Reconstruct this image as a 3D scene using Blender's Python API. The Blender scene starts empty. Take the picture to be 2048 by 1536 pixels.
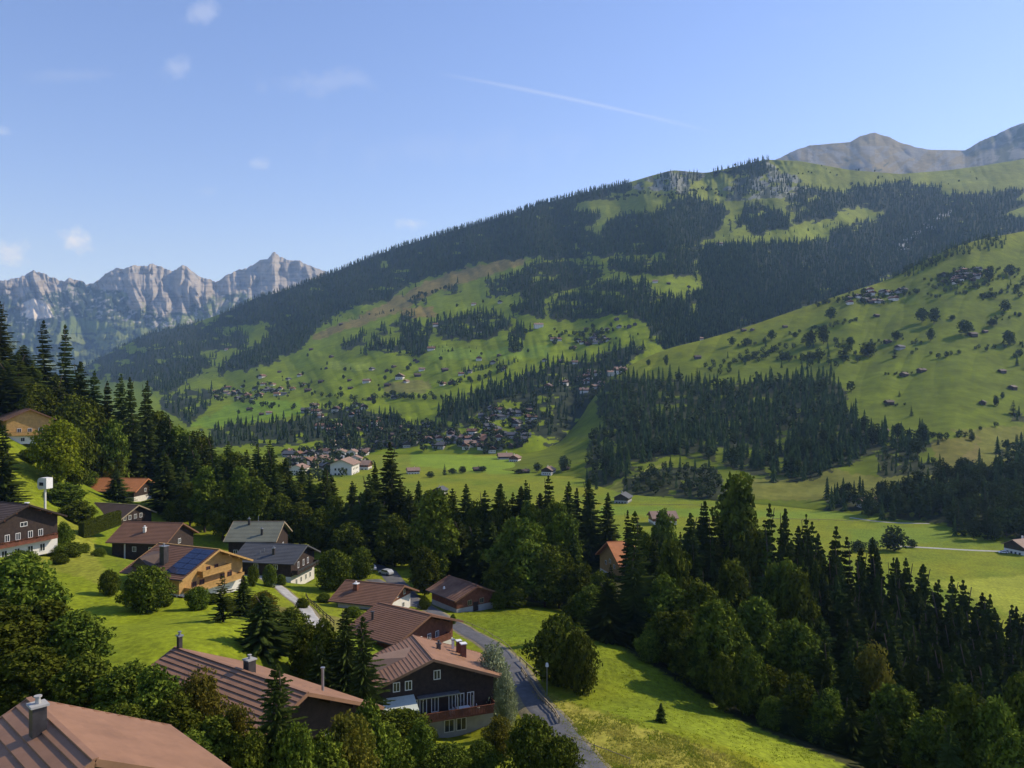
import bpy, bmesh, math, random
import numpy as np
from mathutils import Vector, Matrix
R_ = math.radians
random.seed(7); rng = np.random.default_rng(11)
sc = bpy.context.scene
COL = sc.collection
F = 1600.0; CZ = 90.0; HY = 768.0          # focal length in photo pixels, eye height above the valley floor

# ------------------------------------------------------------------ camera, sky, sun, exposure
cd = bpy.data.cameras.new('camera'); cam = bpy.data.objects.new('camera', cd); COL.objects.link(cam)
cam.location = (0, 0, CZ); cam.rotation_euler = (R_(90), 0, 0)
cd.sensor_width = 36; cd.lens = 36*F/2048; cd.clip_start = 1; cd.clip_end = 40000
sc.camera = cam
SUN_EL = 37.0
_a = R_(24.0); _e = R_(SUN_EL)
SUN = Vector((math.cos(_e)*math.cos(_a), math.cos(_e)*math.sin(_a), math.sin(_e)))
sd = bpy.data.lights.new('sun', 'SUN'); sd.energy = 5.0; sd.angle = R_(0.55); sd.color = (1.0, 0.92, 0.78)
so = bpy.data.objects.new('sun', sd); COL.objects.link(so); so.rotation_euler = SUN.to_track_quat('Z', 'Y').to_euler()
so.location = (200, 0, 300)
world = bpy.data.worlds.new('World'); sc.world = world; world.use_nodes = True
sc.view_settings.view_transform = 'Standard'; sc.view_settings.look = 'None'
sc.view_settings.exposure = 0.0; sc.view_settings.gamma = 1.0

def build_world():
    nt = world.node_tree; N = nt.nodes; L = nt.links; N.clear()
    out = N.new('ShaderNodeOutputWorld'); bg = N.new('ShaderNodeBackground'); bg.inputs[1].default_value = 0.12
    sky = N.new('ShaderNodeTexSky'); sky.sky_type = 'NISHITA'; sky.sun_disc = False
    sky.sun_elevation = R_(SUN_EL); sky.sun_rotation = math.atan2(SUN.x, SUN.y)
    sky.altitude = 1100; sky.air_density = 1.0; sky.dust_density = 0.3; sky.ozone_density = 1.6
    tint = N.new('ShaderNodeMix'); tint.data_type = 'RGBA'; tint.blend_type = 'MULTIPLY'; tint.inputs[0].default_value = 1
    L.new(sky.outputs[0], tint.inputs[6]); tint.inputs[7].default_value = SKY_TINT
    tc = N.new('ShaderNodeTexCoord')
    # small soft clouds and one contrail, placed by direction in the sky
    def dirv(px, py):
        return Vector(((px-1024)/F, 1, -(py-HY)/F)).normalized()
    acc = None
    nz = N.new('ShaderNodeTexNoise'); nz.inputs['Scale'].default_value = 26; nz.inputs['Detail'].default_value = 6
    nz.inputs['Roughness'].default_value = 0.62
    L.new(tc.outputs['Generated'], nz.inputs['Vector'])
    def m(op, a, b=None, c=None, clamp=False):
        n = N.new('ShaderNodeMath'); n.operation = op; n.use_clamp = clamp
        for i, v in enumerate((a, b, c)):
            if v is None: continue
            if isinstance(v, (int, float)): n.inputs[i].default_value = v
            else: L.new(v, n.inputs[i])
        return n.outputs[0]
    sep = N.new('ShaderNodeSeparateXYZ'); L.new(tc.outputs['Generated'], sep.inputs[0])
    u = m('DIVIDE', sep.outputs[0], m('MAXIMUM', sep.outputs[1], 0.05))
    v = m('DIVIDE', sep.outputs[2], m('MAXIMUM', sep.outputs[1], 0.05))
    front = m('GREATER_THAN', sep.outputs[1], 0.06)
    clouds = [(145, 478, 44, 28, .70), (35, 497, 46, 30, .55), (830, 447, 42, 14, .32), (520, 327, 24, 16, .22), (402, 24, 36, 20, .22),
              (352, 135, 26, 22, .20), (5, 265, 22, 12, .3), (640, 165, 110, 26, .13), (180, 150, 160, 16, .07), (420, 385, 30, 14, .10), (1610, 45, 60, 20, .06), (900, 300, 300, 40, .04)]
    for px, py, rx, ry, al in clouds:
        cu, cv = (px-1024)/F, -(py-HY)/F
        du = m('DIVIDE', m('SUBTRACT', u, cu), rx/F); dv = m('DIVIDE', m('SUBTRACT', v, cv), ry/F)
        d = m('SQRT', m('ADD', m('MULTIPLY', du, du), m('MULTIPLY', dv, dv)))
        w = m('SUBTRACT', m('ADD', 1.0, m('MULTIPLY', m('SUBTRACT', nz.outputs[0], .5), 4.2)), d)
        w = m('MULTIPLY', m('MULTIPLY', w, .9, clamp=True), al)
        w = m('MULTIPLY', w, front)
        acc = w if acc is None else m('MAXIMUM', acc, w)
    # contrail from (880,140) to (1440,262)
    a0 = ((870-1024)/F, -(140-HY)/F); a1 = ((1440-1024)/F, -(262-HY)/F)
    tx, ty = a1[0]-a0[0], a1[1]-a0[1]; ln = math.hypot(tx, ty); tx /= ln; ty /= ln
    t = m('ADD', m('MULTIPLY', m('SUBTRACT', u, a0[0]), tx), m('MULTIPLY', m('SUBTRACT', v, a0[1]), ty))
    q = m('ADD', m('MULTIPLY', m('SUBTRACT', u, a0[0]), -ty), m('MULTIPLY', m('SUBTRACT', v, a0[1]), tx))
    q = m('SUBTRACT', m('ABSOLUTE', m('ADD', q, m('MULTIPLY', m('SUBTRACT', t, ln/2), m('MULTIPLY', m('SUBTRACT', t, ln/2), 0.10)))), 0.0)
    wid = m('MULTIPLY', m('ADD', nz.outputs[0], .3), 0.0048)
    line = m('SUBTRACT', 1.0, m('DIVIDE', q, wid), clamp=True)
    tt = m('DIVIDE', t, ln)
    env = m('MULTIPLY', m('MULTIPLY', tt, m('SUBTRACT', 1.0, tt)), 4.0, clamp=True)
    line = m('MULTIPLY', m('MULTIPLY', line, env), m('MULTIPLY', front, 0.19))
    acc = m('MAXIMUM', acc, line)
    mix = N.new('ShaderNodeMix'); mix.data_type = 'RGBA'
    L.new(acc, mix.inputs[0]); L.new(tint.outputs[2], mix.inputs[6]); mix.inputs[7].default_value = (8.2, 8.6, 9.6, 1)
    L.new(mix.outputs[2], bg.inputs[0]); L.new(bg.outputs[0], out.inputs[0])
SKY_TINT = (1.40, 1.40, 1.80, 1)
build_world()

# ------------------------------------------------------------------ helpers
def P(px, py, Y): return Vector(((px-1024)/F*Y, Y, CZ-(py-HY)/F*Y))
def tag(o, label=None, cat=None, group=None, kind=None):
    if label: o['label'] = label
    if cat: o['category'] = cat
    if group: o['group'] = group
    if kind: o['kind'] = kind
    return o
def empty(name, loc, rz=0, label=None, cat=None, group=None):
    o = bpy.data.objects.new(name, None); COL.objects.link(o); o.location = loc; o.rotation_euler = (0, 0, rz)
    o.empty_display_size = .5
    return tag(o, label, cat, group)
def np_mesh(name, V, Fc, mats, mi=None, smooth=False, colors=None):
    V = np.asarray(V, dtype=np.float32); me = bpy.data.meshes.new(name)
    if isinstance(Fc, np.ndarray): k = Fc.shape[1]; nf = Fc.shape[0]; idx = Fc.ravel().astype(np.int32); ls = np.arange(nf, dtype=np.int32)*k; lt = np.full(nf, k, dtype=np.int32)
    else:
        nf = len(Fc); lt = np.array([len(f) for f in Fc], dtype=np.int32); idx = np.array([i for f in Fc for i in f], dtype=np.int32)
        ls = np.concatenate(([0], np.cumsum(lt)[:-1])).astype(np.int32)
    me.vertices.add(len(V)); me.vertices.foreach_set('co', V.ravel())
    me.loops.add(len(idx)); me.loops.foreach_set('vertex_index', idx)
    me.polygons.add(nf); me.polygons.foreach_set('loop_start', ls); me.polygons.foreach_set('loop_total', lt)
    if mi is not None: me.polygons.foreach_set('material_index', np.asarray(mi, dtype=np.int32))
    me.polygons.foreach_set('use_smooth', np.full(nf, smooth))
    for m_ in (mats if isinstance(mats, (list, tuple)) else [mats]): me.materials.append(m_)
    if colors is not None:
        ca = me.color_attributes.new('Col', 'FLOAT_COLOR', 'POINT')
        c4 = np.ones((len(V), 4), dtype=np.float32); c4[:, :3] = colors; ca.data.foreach_set('color', c4.ravel())
    me.update(calc_edges=True); me.validate()
    return me
def link(name, me, parent=None, loc=None):
    o = bpy.data.objects.new(name, me); COL.objects.link(o)
    if parent is not None: o.parent = parent
    if loc is not None: o.location = loc
    return o
class MB:                                   # collects boxes, bars and prisms into one mesh
    def __init__(s): s.v = []; s.f = []; s.m = []
    def poly(s, pts, mi=0):
        b = len(s.v); s.v += [tuple(p) for p in pts]; s.f.append(tuple(range(b, b+len(pts)))); s.m.append(mi)
    def hexa(s, c, mi=0):                   # 8 corners: bottom 4 ccw, top 4 ccw
        b = len(s.v); s.v += [tuple(p) for p in c]
        for q in ((0,3,2,1),(4,5,6,7),(0,1,5,4),(1,2,6,5),(2,3,7,6),(3,0,4,7)): s.f.append(tuple(b+i for i in q)); s.m.append(mi)
    def box(s, x0, x1, y0, y1, z0, z1, mi=0):
        s.hexa([(x0,y0,z0),(x1,y0,z0),(x1,y1,z0),(x0,y1,z0),(x0,y0,z1),(x1,y0,z1),(x1,y1,z1),(x0,y1,z1)], mi)
    def bar(s, a, b, w, h=None, mi=0):      # square bar between two points
        a = Vector(a); b = Vector(b); h = h or w; d = (b-a).normalized()
        u = d.cross(Vector((0,0,1)));
        if u.length < 1e-3: u = Vector((1,0,0))
        u.normalize(); n = u.cross(d)
        u *= w/2; n *= h/2
        s.hexa([a-u-n, a+u-n, b+u-n, b-u-n, a-u+n, a+u+n, b+u+n, b-u+n], mi)
    def tube(s, a, b, r0, r1=None, n=8, mi=0, cap=True):
        a = Vector(a); b = Vector(b); r1 = r0 if r1 is None else r1; d = (b-a).normalized()
        u = d.orthogonal().normalized(); w = d.cross(u); base = len(s.v)
        for c, r in ((a, r0), (b, r1)):
            for i in range(n):
                t = 2*math.pi*i/n; s.v.append(tuple(c+(u*math.cos(t)+w*math.sin(t))*r))
        for i in range(n):
            j = (i+1) % n; s.f.append((base+i, base+j, base+n+j, base+n+i)); s.m.append(mi)
        if cap:
            s.f.append(tuple(base+i for i in range(n))[::-1]); s.m.append(mi); s.f.append(tuple(base+n+i for i in range(n))); s.m.append(mi)
    def prism(s, prof, x0, x1, mi=0):       # profile in (y,z), extruded along x
        b = len(s.v); n = len(prof); s.v += [(x0,)+tuple(p) for p in prof]+[(x1,)+tuple(p) for p in prof]
        for i in range(n):
            j = (i+1) % n; s.f.append((b+i, b+n+i, b+n+j, b+j)); s.m.append(mi)
        s.f.append(tuple(b+i for i in range(n))); s.m.append(mi); s.f.append(tuple(b+n+i for i in range(n))[::-1]); s.m.append(mi)
    def build(s, name, mats, parent=None, smooth=False):
        me = np_mesh(name, np.array(s.v), s.f, mats, s.m, smooth)
        bm = bmesh.new(); bm.from_mesh(me); bmesh.ops.recalc_face_normals(bm, faces=bm.faces); bm.to_mesh(me); bm.free()
        return link(name, me, parent)

# noise
def _h(ix, iy, s):
    n = (ix*374761393+iy*668265263+s*1442695041) & 0xffffffff; n = ((n ^ (n >> 13))*1274126177) & 0xffffffff
    return ((n ^ (n >> 16)) & 0xffff)/65535.0
def vnoise(x, y, s=0):
    x = np.asarray(x, dtype=np.float64); y = np.asarray(y, dtype=np.float64)
    ix = np.floor(x).astype(np.int64); iy = np.floor(y).astype(np.int64); fx = x-ix; fy = y-iy
    fx = fx*fx*(3-2*fx); fy = fy*fy*(3-2*fy)
    a = _h(ix, iy, s); b = _h(ix+1, iy, s); c = _h(ix, iy+1, s); d = _h(ix+1, iy+1, s)
    return (a*(1-fx)+b*fx)*(1-fy)+(c*(1-fx)+d*fx)*fy
def fbm(x, y, o=4, s=0, g=.5):
    t = 0; a = 1; n = 0
    for i in range(o): t = t+a*vnoise(x*2**i, y*2**i, s+i*17); n += a; a *= g
    return t/n
def ridged(x, y, o=4, s=0):
    t = 0; a = 1; n = 0
    for i in range(o): t = t+a*(1-abs(2*vnoise(x*2**i, y*2**i, s+i*13)-1)); n += a; a *= .55
    return t/n
def inpoly(x, y, poly):
    x = np.asarray(x, float); y = np.asarray(y, float); r = np.zeros(np.broadcast(x, y).shape, bool); n = len(poly)
    for i in range(n):
        x0, y0 = poly[i]; x1, y1 = poly[(i+1) % n]
        if y0 == y1: continue
        c = ((y0 > y) != (y1 > y)) & (x < (x1-x0)*(y-y0)/(y1-y0)+x0); r ^= c
    return r

# materials
def mat(name, col, rough=.8, var=.25, scale=1.0, bump=0.0, bscale=8.0, col2=None, spec=.3, metal=0, attr=False, wave=None, detail=5):
    m = bpy.data.materials.new(name); m.use_nodes = True; nt = m.node_tree; N = nt.nodes; L = nt.links
    b = N['Principled BSDF']; b.inputs['Roughness'].default_value = rough; b.inputs['Metallic'].default_value = metal
    b.inputs['Specular IOR Level'].default_value = spec
    tc = N.new('ShaderNodeTexCoord'); nz = N.new('ShaderNodeTexNoise'); nz.inputs['Scale'].default_value = scale; nz.inputs['Detail'].default_value = detail
    nz.inputs['Roughness'].default_value = .65
    L.new(tc.outputs['Object'], nz.inputs['Vector'])
    mp = N.new('ShaderNodeMapRange'); mp.inputs[1].default_value = .3; mp.inputs[2].default_value = .7; L.new(nz.outputs[0], mp.inputs[0])
    mx = N.new('ShaderNodeMix'); mx.data_type = 'RGBA'; L.new(mp.outputs[0], mx.inputs[0])
    if attr:
        at = N.new('ShaderNodeAttribute'); at.attribute_name = 'Col'
        d = N.new('ShaderNodeMix'); d.data_type = 'RGBA'; d.blend_type = 'MULTIPLY'; d.inputs[0].default_value = 1
        mx.inputs[6].default_value = (1-var, 1-var, 1-var, 1); mx.inputs[7].default_value = (1+var, 1+var, 1+var, 1)
        L.new(at.outputs[0], d.inputs[6]); L.new(mx.outputs[2], d.inputs[7]); src = d.outputs[2]
    else:
        c2 = col2 or tuple(min(1, c*(1+var)) for c in col)
        mx.inputs[6].default_value = (*[c*(1-var) for c in col], 1); mx.inputs[7].default_value = (*c2, 1); src = mx.outputs[2]
    if wave:                                # plank / course lines: (axis, scale, strength)
        wv = N.new('ShaderNodeTexWave'); wv.bands_direction = wave[0]; wv.inputs['Scale'].default_value = wave[1]; wv.wave_profile = 'SAW'
        L.new(tc.outputs['Object'], wv.inputs['Vector'])
        r = N.new('ShaderNodeMapRange'); r.inputs[1].default_value = 0; r.inputs[2].default_value = .15; r.inputs[3].default_value = 1-wave[2]; r.inputs[4].default_value = 1
        L.new(wv.outputs[0], r.inputs[0]); k = N.new('ShaderNodeMix'); k.data_type = 'RGBA'; k.blend_type = 'MULTIPLY'; k.inputs[0].default_value = 1
        L.new(src, k.inputs[6]); L.new(r.outputs[0], k.inputs[7]); src = k.outputs[2]
    L.new(src, b.inputs['Base Color'])
    if bump:
        n2 = N.new('ShaderNodeTexNoise'); n2.inputs['Scale'].default_value = bscale; n2.inputs['Detail'].default_value = 4; L.new(tc.outputs['Object'], n2.inputs['Vector'])
        bp = N.new('ShaderNodeBump'); bp.inputs['Strength'].default_value = bump; bp.inputs['Distance'].default_value = .2
        L.new(n2.outputs[0], bp.inputs['Height']); L.new(bp.outputs[0], b.inputs['Normal'])
    return m
def leafmat(name, ca, cb, rnd=.35, scale=3.0, trans=.25):
    m = bpy.data.materials.new(name); m.use_nodes = True; nt = m.node_tree; N = nt.nodes; L = nt.links; N.clear()
    out = N.new('ShaderNodeOutputMaterial'); tc = N.new('ShaderNodeTexCoord'); nz = N.new('ShaderNodeTexNoise'); nz.inputs['Scale'].default_value = scale
    nz.inputs['Detail'].default_value = 3; L.new(tc.outputs['Object'], nz.inputs['Vector'])
    mp = N.new('ShaderNodeMapRange'); mp.inputs[1].default_value = .32; mp.inputs[2].default_value = .68; L.new(nz.outputs[0], mp.inputs[0])
    mx = N.new('ShaderNodeMix'); mx.data_type = 'RGBA'; mx.inputs[6].default_value = (*ca, 1); mx.inputs[7].default_value = (*cb, 1); L.new(mp.outputs[0], mx.inputs[0])
    oi = N.new('ShaderNodeObjectInfo'); r = N.new('ShaderNodeMapRange'); r.inputs[3].default_value = 1-rnd; r.inputs[4].default_value = 1+rnd; L.new(oi.outputs['Random'], r.inputs[0])
    hs = N.new('ShaderNodeHueSaturation'); L.new(r.outputs[0], hs.inputs['Value']); L.new(mx.outputs[2], hs.inputs['Color'])
    r2 = N.new('ShaderNodeMapRange'); r2.inputs[3].default_value = .485; r2.inputs[4].default_value = .515; L.new(oi.outputs['Random'], r2.inputs[0]); L.new(r2.outputs[0], hs.inputs['Hue'])
    d = N.new('ShaderNodeBsdfDiffuse'); t = N.new('ShaderNodeBsdfTranslucent'); ms = N.new('ShaderNodeMixShader'); ms.inputs[0].default_value = trans
    L.new(hs.outputs[0], d.inputs[0]); L.new(hs.outputs[0], t.inputs[0]); L.new(d.outputs[0], ms.inputs[1]); L.new(t.outputs[0], ms.inputs[2])
    L.new(ms.outputs[0], out.inputs[0]); return m

M_ground = mat('meadow_grass', (1,1,1), .95, .30, .9, attr=True, spec=.1, bump=.35, bscale=1.6, detail=8)
def grain(m, sc, lo, hi, stretch=(1,1,1)):      # a second, finer tone variation over a material
    nt = m.node_tree; b = nt.nodes['Principled BSDF']; src = b.inputs['Base Color'].links[0].from_socket; tc = nt.nodes.new('ShaderNodeTexCoord'); mp = nt.nodes.new('ShaderNodeMapping'); mp.inputs['Scale'].default_value = stretch; mp.inputs['Rotation'].default_value = (0, 0, .6)
    n = nt.nodes.new('ShaderNodeTexNoise'); n.inputs['Scale'].default_value = sc; n.inputs['Detail'].default_value = 6; n.inputs['Roughness'].default_value = .7; nt.links.new(tc.outputs['Object'], mp.inputs[0]); nt.links.new(mp.outputs[0], n.inputs['Vector'])
    r = nt.nodes.new('ShaderNodeMapRange'); r.inputs[1].default_value = .35; r.inputs[2].default_value = .65; r.inputs[3].default_value = lo; r.inputs[4].default_value = hi; nt.links.new(n.outputs[0], r.inputs[0])
    k = nt.nodes.new('ShaderNodeMix'); k.data_type = 'RGBA'; k.blend_type = 'MULTIPLY'; k.inputs[0].default_value = 1; nt.links.new(src, k.inputs[6]); nt.links.new(r.outputs[0], k.inputs[7]); nt.links.new(k.outputs[2], b.inputs['Base Color'])
grain(M_ground, 1.3, .78, 1.22, (1, .35, 1)); grain(M_ground, .12, .85, 1.12)
M_hill = mat('far_meadow', (1,1,1), .95, .16, .02, attr=True, spec=.05, detail=8)
M_rock = mat('mountain_rock', (1,1,1), .95, .22, .012, attr=True, spec=.05, detail=10, bump=1.0, bscale=.03)
grain(M_hill, .05, .82, 1.18)
M_con = leafmat('spruce_needles', (.016,.027,.007), (.062,.080,.015), .34, 6.0, .08)
M_con_far = leafmat('far_spruce_needles', (.018,.030,.012), (.055,.075,.026), .2, .09, .1)
M_mid = leafmat('hill_spruce_needles', (.020,.034,.012), (.080,.105,.030), .2, .16, .15)
M_br = leafmat('broad_leaves', (.030,.050,.008), (.150,.178,.020), .34, 9.0, .10)
M_bright = leafmat('bright_leaves', (.12,.16,.012), (.24,.27,.02), .15)
M_yel = leafmat('yellowing_leaves', (.085,.085,.014), (.19,.165,.024), .15)
M_silver = leafmat('silvery_leaves', (.16,.19,.08), (.34,.37,.20), .08, 4, .15)
M_bark = mat('bark', (.09,.065,.045), .9, .4, 4)
M_asph = mat('asphalt', (.11,.11,.115), .85, .22, .8, bump=.1, spec=.2)
M_conc = mat('concrete', (.36,.35,.32), .9, .2, .6)
M_white = mat('white_plaster', (.66,.63,.57), .9, .07, .8)
M_frame = mat('white_paint', (.75,.74,.70), .6, .05, 2)
M_glass = mat('window_glass', (.03,.035,.04), .08, .3, .7, spec=.8)
M_dkwood = mat('dark_timber', (.040,.026,.020), .8, .4, 1.5, wave=('Z', 1.6, .5))
M_redwood = mat('red_brown_timber', (.17,.062,.036), .8, .35, 1.5, wave=('Z', 1.6, .45))
M_ywood = mat('honey_timber', (.44,.26,.085), .7, .2, 1.5, wave=('Z', 1.6, .3))
M_pole = mat('weathered_wood', (.30,.24,.15), .9, .3, 3)
M_metal = mat('grey_metal', (.30,.31,.32), .45, .2, 2, metal=.6)
M_dkmetal = mat('dark_metal', (.06,.055,.055), .5, .3, 2, metal=.3)
M_solar = mat('solar_glass', (.008,.014,.048), .15, .25, .8, spec=.8)
def roofmat(n, c, v=.15): return mat(n, c, .75, v, .35, spec=.25, detail=7)
RF = dict(pink=mat('weathered_red_metal', (.285,.152,.085), .6, .18, .5, spec=.25, detail=8), brown=roofmat('brown_tile', (.185,.095,.055)), darkbrown=roofmat('dark_brown_tile', (.085,.058,.045)),
          grey=roofmat('slate_grey', (.085,.088,.092)), green=roofmat('mossy_grey_sheet', (.17,.175,.125)), orange=roofmat('orange_tile', (.50,.20,.075)),
          rust=mat('rusty_tile', (.13,.055,.035), .8, .1, .22, col2=(.30,.17,.10), detail=4), tan=roofmat('tan_tile', (.26,.17,.12)))

# ------------------------------------------------------------------ terrain: near hillside and valley floor
_pix = [(900,1520,85),(1000,1530,90),(1160,1528,88),(1080,1430,105),(1000,1330,130),(900,1262,155),(850,1218,175),(1300,1525,90),(1200,1400,115),
        (1240,1290,145),(1060,1215,178),(1400,1440,112),(1480,1440,118),(1680,1515,105),(1350,1350,133),(250,1250,122),(100,1150,150),(420,1300,98),
        (480,1240,118),(380,1205,140),(330,1125,170),(560,1162,190),(600,1168,195),(645,1206,172),(230,1112,195),(180,1062,215),(280,1052,240),
        (250,1002,275),(310,1002,275),(30,1104,165),(60,1012,200),(80,945,240),(170,935,300),(200,1003,250),(150,985,245),(50,892,260),(890,1475,108),(960,1212,182),(780,1215,165),
        (720,1180,185),(440,1195,148),(150,1300,98),(1250,1440,104)]
_wld = [(-30,30,66),(0,25,62),(25,30,55),(60,30,46),(120,30,28),(-25,50,63),(-45,58,63),(-27,78,54.5),(-5,65,54),(20,60,52),(50,70,44),(90,70,26),(-60,85,61),
        (-90,80,70),(-150,100,82),(-160,200,78),(-180,300,85),(-190,345,90),(-240,330,106),(-95,300,50),(-60,300,40),(-30,300,24),(-120,360,38),(-70,360,20),(-200,400,58),
        (-150,450,14),(-250,500,25),(45,150,31),(75,150,20),(115,150,8),(150,110,6),(70,110,30),(62,200,18),(95,200,4),(30,200,31),(0,222,35),(-30,242,38),(-60,255,41),(32,228,35),(52,262,22),(0,275,19),
        (-30,275,28),(120,220,0),(100,280,0),(50,310,0),(0,350,2),(-50,400,4),(180,160,0),(200,60,0),(220,300,0),(0,420,0),(120,400,0),(260,420,0),(-60,480,0),(150,10,20),(250,10,0),(-150,10,90),(-230,200,95),(-300,350,120),(90,20,38)]
_C = np.array([tuple(P(*p)) for p in _pix]+[tuple(map(float, w)) for w in _wld])
def _phi(d2): return np.where(d2 > 0, .5*d2*np.log(d2+1e-12), 0)
_S = 100.0; _Q = _C[:, :2]/_S
_A = _phi(((_Q[:, None]-_Q[None])**2).sum(-1)) + np.eye(len(_Q))*2e-3
_Pm = np.c_[np.ones(len(_Q)), _Q]; _K = np.block([[_A, _Pm], [_Pm.T, np.zeros((3, 3))]])
_W = np.linalg.solve(_K, np.r_[_C[:, 2], 0, 0, 0])
def gh(X, Y):
    X = np.asarray(X, float); Y = np.asarray(Y, float); sh = np.broadcast(X, Y).shape; x = np.broadcast_to(X, sh).ravel()/_S; y = np.broadcast_to(Y, sh).ravel()/_S
    o = np.empty(x.shape)
    for i in range(0, len(x), 20000):
        q = np.c_[x[i:i+20000], y[i:i+20000]]
        o[i:i+20000] = _phi(((q[:, None]-_Q[None])**2).sum(-1))@_W[:-3]+_W[-3]+q@_W[-2:]
    o = np.clip(o, 0, 130); xx = x*_S; yy = y*_S
    def ss(a, b, v): t = np.clip((v-a)/(b-a), 0, 1); return t*t*(3-2*t)
    k = np.maximum(ss(400, 520, yy+np.minimum(0, xx+60)*.35), ss(150, 240, xx-.0*yy))
    o = o*(1-k)
    o = o+(fbm(xx/18, yy/18, 4, 3)-.5)*1.0*(1-k)*(yy > 0)+(fbm(xx/3.1, yy/3.1, 2, 8)-.5)*.16*(1-k)
    return o.reshape(sh)
def g1(X, Y): return float(gh(np.array([X]), np.array([Y]))[0])
def hit(px, py, y0=30, y1=1200):            # where the line of sight meets the ground
    Y = np.geomspace(y0, y1, 900); X = (px-1024)/F*Y; Z = CZ-(py-HY)/F*Y
    d = Z-gh(X, Y); k = np.argmax(d < 0)
    if not (d < 0).any(): k = len(Y)-1
    return Vector((X[k], Y[k], float(gh(X[k:k+1], Y[k:k+1])[0])))
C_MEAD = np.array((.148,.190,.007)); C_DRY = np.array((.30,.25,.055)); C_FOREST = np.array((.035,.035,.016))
def build_ground():
    px = np.concatenate((np.arange(-3600,-400,100), np.arange(-400,2500,7), np.arange(2500,5800,100))).astype(float)
    Y = np.concatenate(([-60,-20,0.5],np.geomspace(8, 560, 330), np.geomspace(575, 2600, 90)))
    PX, YY = np.meshgrid(px, Y); X = (PX-1024)/F*np.maximum(YY, 25)
    H = gh(X, YY); n, m = H.shape
    py = HY+(CZ-H)/np.maximum(YY, 1)*F
    c = np.ones((n, m, 3))*C_MEAD
    a = fbm(X/30, YY/30, 4, 5)[..., None]; b = fbm(X/6, YY/6, 3, 9)[..., None]
    c = c*(.80+.35*a+.25*(b-.3)); c[..., 0] *= (.82+.5*a[..., 0])
    def paint(poly, col, soft=14, w=1.0):
        nonlocal c
        jx = (fbm(X/9, YY/9, 3, 21)-.5)*soft*2.5; jy = (fbm(X/9, YY/9, 3, 22)-.5)*soft
        k = inpoly(PX+jx, py+jy, poly)[..., None]*w; c = c*(1-k)+np.array(col)*(.8+.5*a)*k
    paint([(60,1120),(250,1180),(480,1200),(520,1300),(330,1330),(100,1250)], (.195,.235,.008), 16, .8)
    paint([(1120,1400),(1260,1445),(1330,1470),(1420,1500),(1500,1560),(1160,1560)], (.30,.26,.045), 20, .75)
    paint([(1060,1380),(1110,1390),(1200,1480),(1250,1560),(1150,1560)], (.34,.30,.05), 14, .6)
    paint([(1160,1400),(1500,1440),(1700,1530),(1650,1560),(1560,1536),(1330,1440)], (.20,.25,.018), 20, .6)
    paint([(60,1000),(180,1060),(215,1170),(80,1130)], (.24,.24,.03), 14, .7)
    paint([(540,1210),(700,1240),(640,1300),(560,1280)], (.16,.12,.05), 10, .6)
    flo = (YY > 330)
    paint([(1850,1165),(2060,1150),(2060,1245),(1960,1200)], (.27,.29,.03), 3, .8)
    paint([(1200,1010),(1900,1030),(1900,1042),(1200,1030)], (.12,.20,.02), 3, .6)
    paint([(1700,1060),(1900,1050),(1900,1080),(1700,1100)], (.13,.20,.02), 3, .6)
    paint([(820,905),(1030,915),(1150,940),(1000,950),(820,930)], (.17,.26,.018), 3, .7)
    # woodland floor
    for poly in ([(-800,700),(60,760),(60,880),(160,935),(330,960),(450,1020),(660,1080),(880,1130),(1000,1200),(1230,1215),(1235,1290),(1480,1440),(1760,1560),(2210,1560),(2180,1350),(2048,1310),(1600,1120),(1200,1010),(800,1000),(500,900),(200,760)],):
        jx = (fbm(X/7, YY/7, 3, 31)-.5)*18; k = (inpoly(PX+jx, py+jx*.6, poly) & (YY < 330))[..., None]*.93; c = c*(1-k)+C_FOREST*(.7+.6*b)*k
    i = np.arange(n-1)[:, None]*m+np.arange(m-1)[None]; Fc = np.stack((i, i+1, i+m+1, i+m), -1).reshape(-1, 4)
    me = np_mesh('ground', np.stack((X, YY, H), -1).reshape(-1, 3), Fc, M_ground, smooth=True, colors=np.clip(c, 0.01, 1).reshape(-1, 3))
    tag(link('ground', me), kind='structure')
build_ground()

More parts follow.
